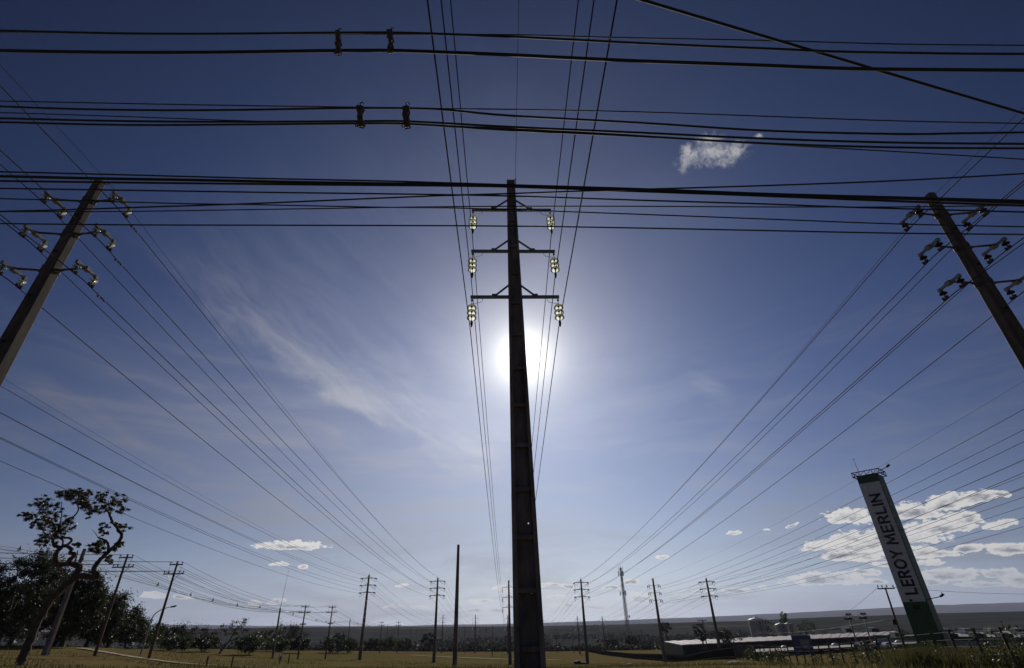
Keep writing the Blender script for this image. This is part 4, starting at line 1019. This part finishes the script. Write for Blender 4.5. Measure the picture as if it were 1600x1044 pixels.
# floodlight masts
for bp2, tp2, D, lab in (((1342,1014),(1325,961),205,'left one of the twin floodlight masts before the store'),((1363,1010),(1348,960),215,'right one of the twin floodlight masts before the store')):
    p = at_dist(*bp2, D); t = at_dist(*tp2, D); H = t[2]-p[2]; lean = (t[0]-p[0], t[1]-p[1])
    o = empty('floodlight_mast', p, 0, lab, 'floodlight mast', 'twin floodlight masts'); b = MB(); b.tube([(0,0,-2),(lean[0],lean[1],H)], [.24,.15], 8); b.build('shaft', M_steel, o)
    b = MB()
    for z in (H-.1, H-1.3): b.bar((lean[0]-1.5,lean[1],z), (lean[0]+1.5,lean[1],z), .12)
    bar = b.build('lamp_bar', M_steel, o)
    for z in (H+.2, H-1.0):
        for s in (-1.3,-.4,.5,1.3):
            if z > H and abs(s) > 1: continue
            c = MB(); c.box((lean[0]+s,lean[1]-.2,z), (.62,.35,.42), Matrix.Rotation(rad(25), 3, 'X')); c.build('floodlight', M_dark if s < 1 else M_unit, bar)
# blue box sign on two legs
p = at_dist(1262,1036,110); t = at_dist(1259,991,110); o = empty('box_sign', p, rad(-30), 'blue box sign on two legs with one pale square', 'sign'); H = t[2]-p[2]
b = MB(); b.box((0,0,H*.70), (2.9,.6,H*.54)); b.build('sign_box', M_blue, o)
b = MB()
b.box((.4,-.32,H*.66), (1.4,.05,1.3)); b.build('pale_patch', M_palew, o)
for s in (-1, 1): b = MB(); b.box((s*1.05,0,H*.2), (.55,.45,H*.42)); b.build('leg', M_blue, o)

# ------------------------------------------------------------------ cars
def make_car(m, lab, x, y, yaw, z=None, rise=0):
    o = empty('parked_car', (x, y, (g(x, y) if z is None else z)+.02), yaw, lab, 'car', 'cars parked in view')
    prof = [(-2.1,.35),(-2.12,.75),(-2.0,.95),(-1.75,1.0),(-1.25,1.45),(.35,1.48),(1.05,1.02),(1.95,.9),(2.12,.7),(2.12,.35)]
    b = MB(); n = len(prof); v = []
    for s in (-1, 1):
        for px, pz in prof: v.append((px, s*(.84 if pz < 1.2 else .66), pz))
    f = [tuple(range(n)), tuple(reversed(range(n, 2*n)))]+[(i, n+i, n+(i+1) % n, (i+1) % n) for i in range(n)]
    b.add(v, f); b.build('body', m, o)
    for s in (-1, 1):
        w = MB(); w.add([(-1.5,s*.80,1.04),(.9,s*.80,1.04),(.3,s*.685,1.42),(-1.2,s*.685,1.42)], [(0,1,2,3) if s < 0 else (3,2,1,0)])
        w.add([(-1.5,s*.83,1.03),(.9,s*.83,1.03),(.3,s*.70,1.42),(-1.2,s*.70,1.42)], [(0,1,2,3) if s < 0 else (3,2,1,0)]); w.build('side_window', M_glass, o)
    w = MB(); w.add([(1.08,-.7,1.03),(1.08,.7,1.03),(.39,.6,1.46),(.39,-.6,1.46)], [(0,1,2,3)]); w.build('windscreen', M_glass, o)
    for px in (-1.3, 1.3):
        for s in (-1, 1):
            t_ = MB(); t_.lathe([(.2,-.1),(.32,-.1),(.34,-.05),(.34,.05),(.32,.1),(.2,.1)], (px, s*.78, .33), 16, (0,1,0)); t_.build('wheel', M_rubber, o)
    for s in (-1, 1): l = MB(); l.box((2.1,s*.6,.72), (.06,.3,.14)); l.build('headlight', M_unit, o)
    return o
p = at_dist(197,1007,235); make_car(M_carw, 'white car half hidden under the right end of the dark trees', p[0], p[1], rad(200), p[2]-.5)
p = at_dist(10,1006,200); make_car(M_carw, 'white car behind the tree trunks at the left edge', p[0], p[1], rad(170), p[2]-.6)
for x, y, m, lab in ((1347,1009,M_carb,'blue car between the feet of the twin floodlight masts'),(1372,1009,M_card,'dark car right of the twin floodlight masts'),(1388,1010,M_carw,'white car left of the leaning pole foot')):
    p = at_dist(x, y, 185); make_car(m, lab, p[0], p[1], rad(20), p[2]-.6)

# ------------------------------------------------------------------ small markers in the field
for (xb, yb, yt, D, lab) in ((323,1037,1025,75,'left wooden stub post beside the pale path'),(362,1038.5,1026,70,'right wooden stub post beside the pale path'),(451,1032,1023,100,'wooden stub post right of the white marker')):
    p = at_dist(xb, yb, D); t = at_dist(xb+1.5, yt, D); taper_post('stub_post', p[0], p[1], t[2]-p[2], .16, .14, M_wood, lab, 'post', 'stub posts by the path', z=p[2])
p = at_dist(437,1036,95); o = empty('marker_post', p, 0, 'white and red marker post right of the aerial pole', 'marker'); b = MB(); b.box((0,0,.1), (.12,.12,1.0)); b.build('stake', M_wood, o)
b = MB(); b.box((-.22,-.02,.78), (.2,.12,.7)); b.box((.22,-.02,.78), (.2,.12,.7)); b.build('white_boards', M_white, o); b = MB(); b.box((0,-.03,.62), (.24,.12,.45)); b.build('red_board', M_redp, o)
for (x, y, D, R_, lab) in ((903,1035.5,140,1.1,'larger dark soil heap left of the right strain pole foot'),(913,1036.5,140,.7,'smaller dark soil heap at the right strain pole foot'),(1150,1042,90,1.6,'dark soil heap in front of the fence'),(983,1043,100,1.3,'dark soil heap right of centre at the bottom edge')):
    p = at_dist(x, y, D); b = MB(); random.seed(int(x)); b.ball((0,0,0), R_, 8, .14, (1,1,.45)); tag(b.build('soil_heap', M_mound, loc=p), lab, 'soil heap', 'soil heaps in the field')

# ------------------------------------------------------------------ fences
FP = [(1640,42),(1500,50),(1380,62),(1270,76),(1190,96),(1150,110),(1110,130),(1060,175),(1010,235),(968,300),(940,350),(918,410)]
FX = []
for x, D in FP:
    d = ray(x, 1030); FX.append(np.array([d[0]*D, d[1]*D]))
def fence_run(pts, step):
    out = []; 
    for i in range(len(pts)-1):
        L = np.linalg.norm(pts[i+1]-pts[i]); n = max(1, int(round(L/step)))
        for k in range(n): out.append(pts[i]+(pts[i+1]-pts[i])*k/n)
    out.append(pts[-1]); return out
o = empty('wire_fence', (FX[0][0], FX[0][1], g(*FX[0])), 0, 'wire fence with leaning posts along the lower right', 'fence'); o0 = np.array(o.location); posts = fence_run(FX[:6], 2.6); tp = []
for i, q in enumerate(posts):
    z = g(*q); random.seed(i); lx, ly = random.uniform(-.08,.08), random.uniform(-.06,.06)
    b = MB(); b.bar((q[0]-o0[0],q[1]-o0[1],z-.3-o0[2]), (q[0]+lx-o0[0],q[1]+ly-o0[1],z+2.1-o0[2]), .12); b.build('post', M_wood, o); tp.append((q[0]+lx, q[1]+ly, z))
b = MB()
for hgt in (.3,.7,1.1,1.5,1.95): b.tube([np.array(q)+[0,0,hgt]-o0 for q in tp], .012, 4)
b.build('fence_wire', M_wire, o)
o = empty('picket_fence', (FX[5][0], FX[5][1], g(*FX[5])), 0, 'dark picket fence curving away toward the lattice mast', 'fence'); o0 = np.array(o.location); run = fence_run(FX[5:], 5.0)
for i in range(len(run)-1):
    b = MB(); A_, B_ = run[i], run[i+1]
    for k in range(20):
        q = A_+(B_-A_)*(k+.5)/20; z = g(*q); b.box((q[0]-o0[0],q[1]-o0[1],z+1.0-o0[2]), (.07,.05,2.0))
    za, zb_ = g(*A_), g(*B_)
    for hgt in (.4, 1.7): b.bar((A_[0]-o0[0],A_[1]+.08-o0[1],za+hgt-o0[2]), (B_[0]-o0[0],B_[1]+.08-o0[1],zb_+hgt-o0[2]), .1)
    b.build('picket_panel', M_fence, o)

# ------------------------------------------------------------------ foliage
def leaves(rng, centres, radii, per, size, flat=.8, droop=0.0, aspect=2.6):
    """many small folded leaf blades spread through clumps; returns verts, faces"""
    V = []; 
    for c, rr, n in zip(centres, radii, per):
        d = rng.normal(size=(n, 3)); d /= np.linalg.norm(d, axis=1)[:, None]
        rad_ = rr*(np.abs(rng.normal(size=(n, 1)))*.62+.08)
        p = np.array(c)+d*rad_*np.array([1, 1, flat])
        t = d*.6+rng.normal(size=(n, 3))*.6+np.array([0, 0, -droop]); t /= np.linalg.norm(t, axis=1)[:, None]
        s = np.cross(t, rng.normal(size=(n, 3))); s /= np.linalg.norm(s, axis=1)[:, None]
        L = size*rng.uniform(.6, 1.3, (n, 1)); w = L/aspect
        V.append(np.stack([p-t*L*.5, p+s*w*.5, p+t*L*.5, p-s*w*.5], 1))
    V = np.concatenate(V).reshape(-1, 3)
    return V, [(4*i, 4*i+1, 4*i+2, 4*i+3) for i in range(len(V)//4)]
def make_tree(name, x, y, H, R_, lm, label, group, seed, trunk_h=.25, n=3200, leaf=.34, clumps=34, cat='tree', stems=1, z=None, flat=.75, lean=0.0, cz=.62, ch=.40, droop=.2):
    rng = np.random.default_rng(seed); zz = g(x, y) if z is None else z
    r = empty(name, (x, y, zz), 0, label, cat, group)
    cs = []; rs = []
    while len(cs) < clumps:
        u = rng.uniform(-1, 1, 3)
        if np.linalg.norm(u) > 1: continue
        u = u/np.linalg.norm(u)*(np.linalg.norm(u)**.45)
        wob = .78+.3*mnoise.noise(Vector(u*1.7)+Vector((seed, 0, 0)))+rng.uniform(-.08, .12)
        cs.append(np.array([u[0]*R_*wob+lean, u[1]*R_*wob, H*cz+u[2]*H*ch*wob])); rs.append(R_*rng.uniform(.16, .34))
    per = [max(8, int(n/clumps*(q/(.25*R_))**1.5)) for q in rs]
    b = MB()
    for s in range(stems):
        a = rng.uniform(0, 6.28); sp2 = (.12*R_*math.cos(a), .12*R_*math.sin(a)) if stems > 1 else (0, 0)
        fork = np.array([sp2[0]*2+lean*.4, sp2[1]*2, H*trunk_h]); w = .034*H/stems**.5
        b.tube(crom([(sp2[0],sp2[1],-.3), (sp2[0]*1.3+rng.uniform(-.1,.1),sp2[1]*1.3,H*trunk_h*.5), fork], 3), np.linspace(w*1.25, w*.8, 7), 8)
        for c in cs[s::stems][:9]:
            m_ = fork+(c-fork)*.5+rng.normal(size=3)*.05*H
            b.tube(crom([fork, m_, c], 3), np.linspace(w*.5, w*.08, 7), 5, cap=False)
    b.build('trunk', M_bark, r)
    V, F_ = leaves(rng, cs, rs, per, leaf, flat, droop)
    raw_mesh('crown', V, F_, lm, r)
    return r
LT = 'big dark trees massed at the lower left'
for i, (px, D, H, R_, yb, lab) in enumerate(((-8,98,11.0,5.0,1012,'dark tree cut by the left edge'),(42,112,11.8,4.6,1008,'dark tree rising left behind the twisted tree trunk'),(96,108,10.2,4.4,1010,'dark tree directly behind the pale concrete pole'),
        (134,118,8.8,4.6,1010,'rounded dark tree between the pale concrete pole and the first wooden pole'),(168,125,7.0,4.2,1010,'lower dark tree right behind the first wooden pole'),(196,138,5.2,3.6,1008,'ragged outermost dark tree at the right end of the tree mass'),
        (15,150,11.5,7.5,1006,'broad dark tree at the back, glimpsed low at the left edge'),(84,155,10.5,7.5,1006,'broad dark tree at the back, glimpsed between twisted trunk and pale pole'),(150,165,7.6,7.0,1005,'broad dark tree at the back, glimpsed under the first wooden pole'))):
    p = at_dist(px, yb, D); make_tree('broad_tree', p[0], p[1], H, R_, L_dark, lab, LT, 11+i, n=24000 if i < 4 else 16000, leaf=.36, clumps=80, z=p[2]-.15, trunk_h=.14, cz=.53, ch=.5)
for i, (px, yb, D, H, R_, m_, lab) in enumerate(((228,1010,190,6.5,5.0,L_mid,'spreading low tree left of the lamp foot'),(262,1012,215,6.8,6.0,L_scrub,'wide bush behind the curved lamp'),(272,1016,200,3.6,4.6,L_mid,'flat topped bush right of the second wooden pole'),
        (318,1015,205,3.5,4.4,L_dark,'dark low bush left of the feathery tree'),(300,1008,260,6.2,7.0,L_scrub,'pale bush row behind the feathery tree'),(388,1020,185,4.6,4.4,L_mid,'round bush right of the feathery tree'),(412,1012,235,6.4,7.0,L_dark,'bushy crown left of the aerial pole'),
        (430,1019,215,4.6,5.2,L_mid,'broad bush behind the aerial pole foot'),(466,1020,205,4.8,3.4,L_dark,'dense dark bush at the foot of the left fuse arm pole'),(446,1006,290,8.2,9.5,L_scrub,'large dim bush behind the aerial pole'),
        (524,1021,215,6.4,5.6,L_dark,'big rounded dark tree behind the right fuse arm pole'),(548,1018,230,4.2,3.0,L_mid,'small bush left of the pierced pole foot'),(580,1015,270,4.4,4.8,L_scrub,'grey green bush right of the pierced pole'),
        (606,1014,260,4.8,5.2,L_mid,'dark bush between the small far wooden poles'),(632,1014,280,4.0,5.0,L_dark,'bush right of the small far wooden poles'),(669,1014,330,7.6,4.4,L_scrub,'lone flat tree left of the strain pole by the bare post'))):
    p = at_dist(px, yb, D); make_tree('bush', p[0], p[1], H, R_, m_, lab, 'bushes and small trees along the left of the field', 40+i, n=5200, leaf=.5, clumps=36, cat='bush', stems=2, z=p[2]-.1, trunk_h=.12, cz=.52, ch=.52, flat=.75)
# feathery leaning tree
p = at_dist(342,1022,190); r = empty('feathery_tree', p, 0, 'feathery spreading tree with open crown beyond the path', 'tree'); rng = np.random.default_rng(5); b = MB(); cs = []
for path in (((342,1022),(350,1010),(358,1002),(366,990),(374,980),(382,973)),((350,1010),(340,1000),(334,990)),((358,1002),(368,998),(384,985)),((366,990),(360,980)),((345,1016),(338,1004),(330,998))):
    q = [at_dist(x, y, 190)-p for x, y in path]; q = [np.array(u)+np.array([0, rng.uniform(-.8,.8), 0])*(k > 0) for k, u in enumerate(q)]; b.tube(crom(q, 3), np.linspace(.28 if path[0][1] == 1022 else .16, .05, len(crom(q, 3))), 6); cs.append(q[-1]); cs.append(q[-2])
b.build('trunk', M_bark, r)
for x, y in ((336,990),(345,983),(352,978),(362,975),(372,972),(380,968),(386,973),(376,980),(364,984),(342,997),(332,1000),(350,992),(330,992),(384,985),(356,986),(370,990)): cs.append(at_dist(x, y, 190)-p+np.array([0, rng.uniform(-2,2), 0]))
V, F_ = leaves(rng, cs, [rng.uniform(.9,1.7) for _ in cs], [75]*len(cs), .42, .6, .2); raw_mesh('crown', V, F_, L_scrub, r)

# twisted tree in front of the dark trees
TD_ = 60.0; p = at_dist(31,1036,TD_); r = empty('twisted_tree', p, 0, 'contorted tree with looping bare limbs standing before the dark trees', 'tree'); TY = p[1]
def tw(x, y, dy=0.0): return on_wall(x/3.433, 740+y/3.433, TY+dy)-p
sc = 3.433*FOC/((np.array([p[0],p[1],6])-np.array([0,0,EYE]))@FWD)
rng = np.random.default_rng(21); b = MB()
def limb(pts, w0, w1, n=8):
    q = crom([tw(*u) for u in pts], 5); k = len(q); b.tube([p_+rng.normal(size=3)*.018*(w0/30) for p_ in q], [(w0+(w1-w0)*i/(k-1))/sc/2*(1+rng.uniform(-.13, .13)) for i in range(k)], n)
limb([(104,1040),(112,1005),(150,920),(200,800),(262,690),(330,620),(392,565),(420,525),(432,495)], 40, 27, 12)
limb([(426,500),(405,490,.2),(380,484,.3),(340,486,.5),(308,484,.3),(298,460,0),(304,420,-.3),(330,398,-.2)], 30, 20)
limb([(330,398,-.2),(305,392,0),(289,384,.2),(284,352,.4),(300,320,.5),(290,280,.6),(270,240,.8)], 20, 8)
limb([(376,484,.3),(370,468,0),(388,450,-.2),(402,434,-.3),(376,425,-.3),(384,405,-.1),(352,390,.1),(326,392,.2)], 24, 14)
limb([(330,390,0),(364,380,.3),(384,360,.5),(370,345,.4),(322,346,.1),(300,330,0)], 15, 8)
limb([(322,346,.1),(338,362,.1),(334,386,0)], 9, 8)
limb([(300,330,0),(340,270,.2),(362,244,.2),(400,226,0),(420,192,-.2),(412,160,-.3),(395,130,-.4)], 12, 4)
limb([(398,562),(450,548,-.3),(500,558,-.6),(520,546,-.7),(504,516,-.6),(530,470,-.4),(580,420,-.2),(630,375,0),(652,335,.2),(632,295,.2),(602,260,0),(590,222,-.2),(572,196,-.3),(545,170,-.3)], 32, 7)
limb([(580,415,-.2),(582,390,-.4),(572,364,-.5),(545,350,-.6),(526,344,-.7)], 14, 8)
limb([(526,344,-.7),(510,318,-.8),(492,300,-.9)], 4, 1.5, 5)
limb([(526,344,-.7),(545,330,-.5),(560,300,-.4)], 4, 1.5, 5)
limb([(602,260,0),(640,275,.2),(665,290,.4)], 5, 2, 5)
limb([(284,352,.4),(250,330,.6),(225,300,.8),(190,250,1)], 9, 3, 6)
limb([(300,320,.5),(320,280,.3),(330,220,.1),(330,150,-.1)], 8, 3, 6)
limb([(404,470,0),(412,440,.3),(418,412,.4)], 9, 5, 6)
b.build('trunk', M_bark, r)
cl = [(150,232,26),(135,218,16),(200,165,30),(240,148,26),(205,215,28),(190,262,24),(212,288,28),(250,245,26),(262,300,34),(232,350,28),(215,372,16),(300,335,34),(342,285,34),(372,262,24),(300,215,26),(285,180,24),(322,130,34),(350,112,30),(382,108,38),(430,100,38),(470,95,18),(440,150,36),(465,175,28),(490,185,32),(480,215,20),(545,168,34),(572,125,28),(540,118,18),(612,160,38),(650,190,24),(640,150,22),(592,195,18),
      (664,290,22),(625,270,18),(560,285,16),(545,305,12),(500,400,28),(530,420,26),(540,375,22),(515,380,18),(582,452,18),(645,380,16),(612,402,18),(408,385,16),(425,378,10),(590,465,14),(565,320,12),(440,130,24),(275,265,22),(330,310,22)]
cs = []; rs = []; per = []
for x, y, q in cl:
    for k in range(9):
        cs.append(tw(x+rng.normal()*q*.72, y+rng.normal()*q*.52, rng.normal()*1.1)); rs.append(q*rng.uniform(.3, .62)/sc); per.append(int(26+q*2.2))
V, F_ = leaves(rng, cs, rs, per, .19, .6, .6, 3.6); raw_mesh('crown', V, F_, L_olive, r)

# trees by the warehouse and mast
for i, (px, yb, D, H, R_, m_, lab) in enumerate(((1100,1012,235,9,3.2,L_dark,'slim dark tree behind the T shaped pole'),(1142,1012,225,6.2,6.0,L_dark,'spreading dark tree before the warehouse roof'),(1042,996,330,8,4,L_scrub,'dark tree beyond the left tip of the warehouse'),
        (1200,992,440,9.5,5.5,L_dark,'dark tree between the silos'),(1262,992,430,8.0,7.5,L_dark,'dark rounded tree right of the grey silos'),(1229,988,460,15,3.6,L_dark,'tall dark tree top poking above the grey silos'),(988,1012,320,6,4,L_scrub,'bush at the foot of the lattice mast'),(958,1013,330,4.5,6,L_scrub,'low bush left of the lattice mast foot'))):
    p = at_dist(px, yb, D); make_tree('broad_tree', p[0], p[1], H, R_, m_, lab, 'trees around the warehouse', 70+i, n=2200, leaf=.6, clumps=26, z=p[2]-.3, trunk_h=.25)

# weeds growing through the fence, tall grass behind it
rng = np.random.default_rng(9); V = []; F_ = []
def blade(x, y, h, w, lx, ly):
    z = g(x, y)-.05; a = rng.uniform(0, 6.28); dx, dy = w*math.cos(a), w*math.sin(a); k = len(V)
    V.extend([(x-dx,y-dy,z),(x+dx,y+dy,z),(x+dx*.6+lx*.45,y+dy*.6+ly*.45,z+h*.62),(x-dx*.6+lx*.45,y-dy*.6+ly*.45,z+h*.62),(x+lx,y+ly,z+h)]); F_.extend([(k,k+1,k+2,k+3),(k+3,k+2,k+4)])
for i in range(15000):
    px = rng.uniform(1395, 1640)+rng.normal()*8; D = rng.uniform(46, 74); d = ray(px, 1030); x, y = d[0]*D, d[1]*D
    cl_ = .75+.45*mnoise.noise(Vector((x*.28, y*.28, 0))); h = rng.uniform(.5, 1.9)*cl_
    blade(x, y, max(.3, h), rng.uniform(.015, .04), rng.normal()*.3, rng.normal()*.3)
tag(raw_mesh('tall_grass', V, F_, L_grass), kind='stuff')
V = []; F_ = []
for i in range(2600):
    t_ = rng.uniform(0, 1)**.8*(len(posts)-1); k = int(t_); q = posts[k]+(posts[min(k+1, len(posts)-1)]-posts[k])*(t_-k); n_ = mnoise.noise(Vector((q[0]*.22, q[1]*.22, 4)))
    if n_ < -.05: continue
    c = np.array([q[0]+rng.normal()*.35, q[1]+rng.normal()*.35, g(*q)+rng.uniform(.1, 1.9)*(.6+n_)])
    v, f_ = leaves(rng, [c], [.3], [7], .2, .9); o_ = len(V); V.extend(v.tolist()); F_.extend([tuple(a_+o_ for a_ in ff) for ff in f_])
tag(raw_mesh('weeds', V, F_, L_mid), kind='stuff')
# short turf blades, only where the field is near enough to show them
V = []; F_ = []
for i in range(26000):
    px = rng.uniform(-40, 1640); D = 30+rng.uniform(0, 1)**1.5*130; d = ray(px, 1030); x, y = d[0]*D, d[1]*D
    n_ = mnoise.noise(Vector((x*.09, y*.09, 2)))
    if n_ < -.1: continue
    h = rng.uniform(.08, .30)*(1+.8*n_); blade(x, y, h+.08, rng.uniform(.02, .05), rng.normal()*.1, rng.normal()*.1)
tag(raw_mesh('turf_grass', V, F_, L_grass), kind='stuff')
# scrub savanna on the plain
cs = []; rs = []; per = []
for i in range(14000):
    a = rng.uniform(-50, 50); D = 455+rng.uniform(0, 1)**1.8*1600; x, y = D*math.sin(rad(a)), D*math.cos(rad(a))
    if 15 < a < 46 and D < 520 and y < 470: continue
    n_ = mnoise.noise(Vector((x*.006, y*.006, 1)))
    if n_ < -.12: continue
    s = rng.uniform(1.2, 3.4)*(1+.5*n_)*(1 if D < 700 else 1.5)
    cs.append(np.array([x, y, g(x, y)+s*.45])); rs.append(s); per.append(12 if D < 1200 else 6)
V = []
for c, q, n_ in zip(cs, rs, per):
    v, _ = leaves(rng, [c], [q], [n_], q*.95, .75, 0, 1.5); V.append(v)
V = np.concatenate(V); tag(raw_mesh('scrubland', V, [(4*i, 4*i+1, 4*i+2, 4*i+3) for i in range(len(V)//4)], L_scrub), kind='stuff')

# ------------------------------------------------------------------ air
hz = bpy.data.materials.new('thin haze'); hz.use_nodes = True; t = hz.node_tree; t.nodes.clear()
pv_ = t.nodes.new('ShaderNodeVolumePrincipled'); pv_.inputs['Color'].default_value = (.64,.70,.95,1); pv_.inputs['Density'].default_value = 4.5e-5; pv_.inputs['Anisotropy'].default_value = .2
mo = t.nodes.new('ShaderNodeOutputMaterial'); t.links.new(pv_.outputs[0], mo.inputs['Volume'])
b = MB(); b.box((0, 7000, 10), (29600, 15600, 500)); tag(b.build('haze', hz), kind='stuff')
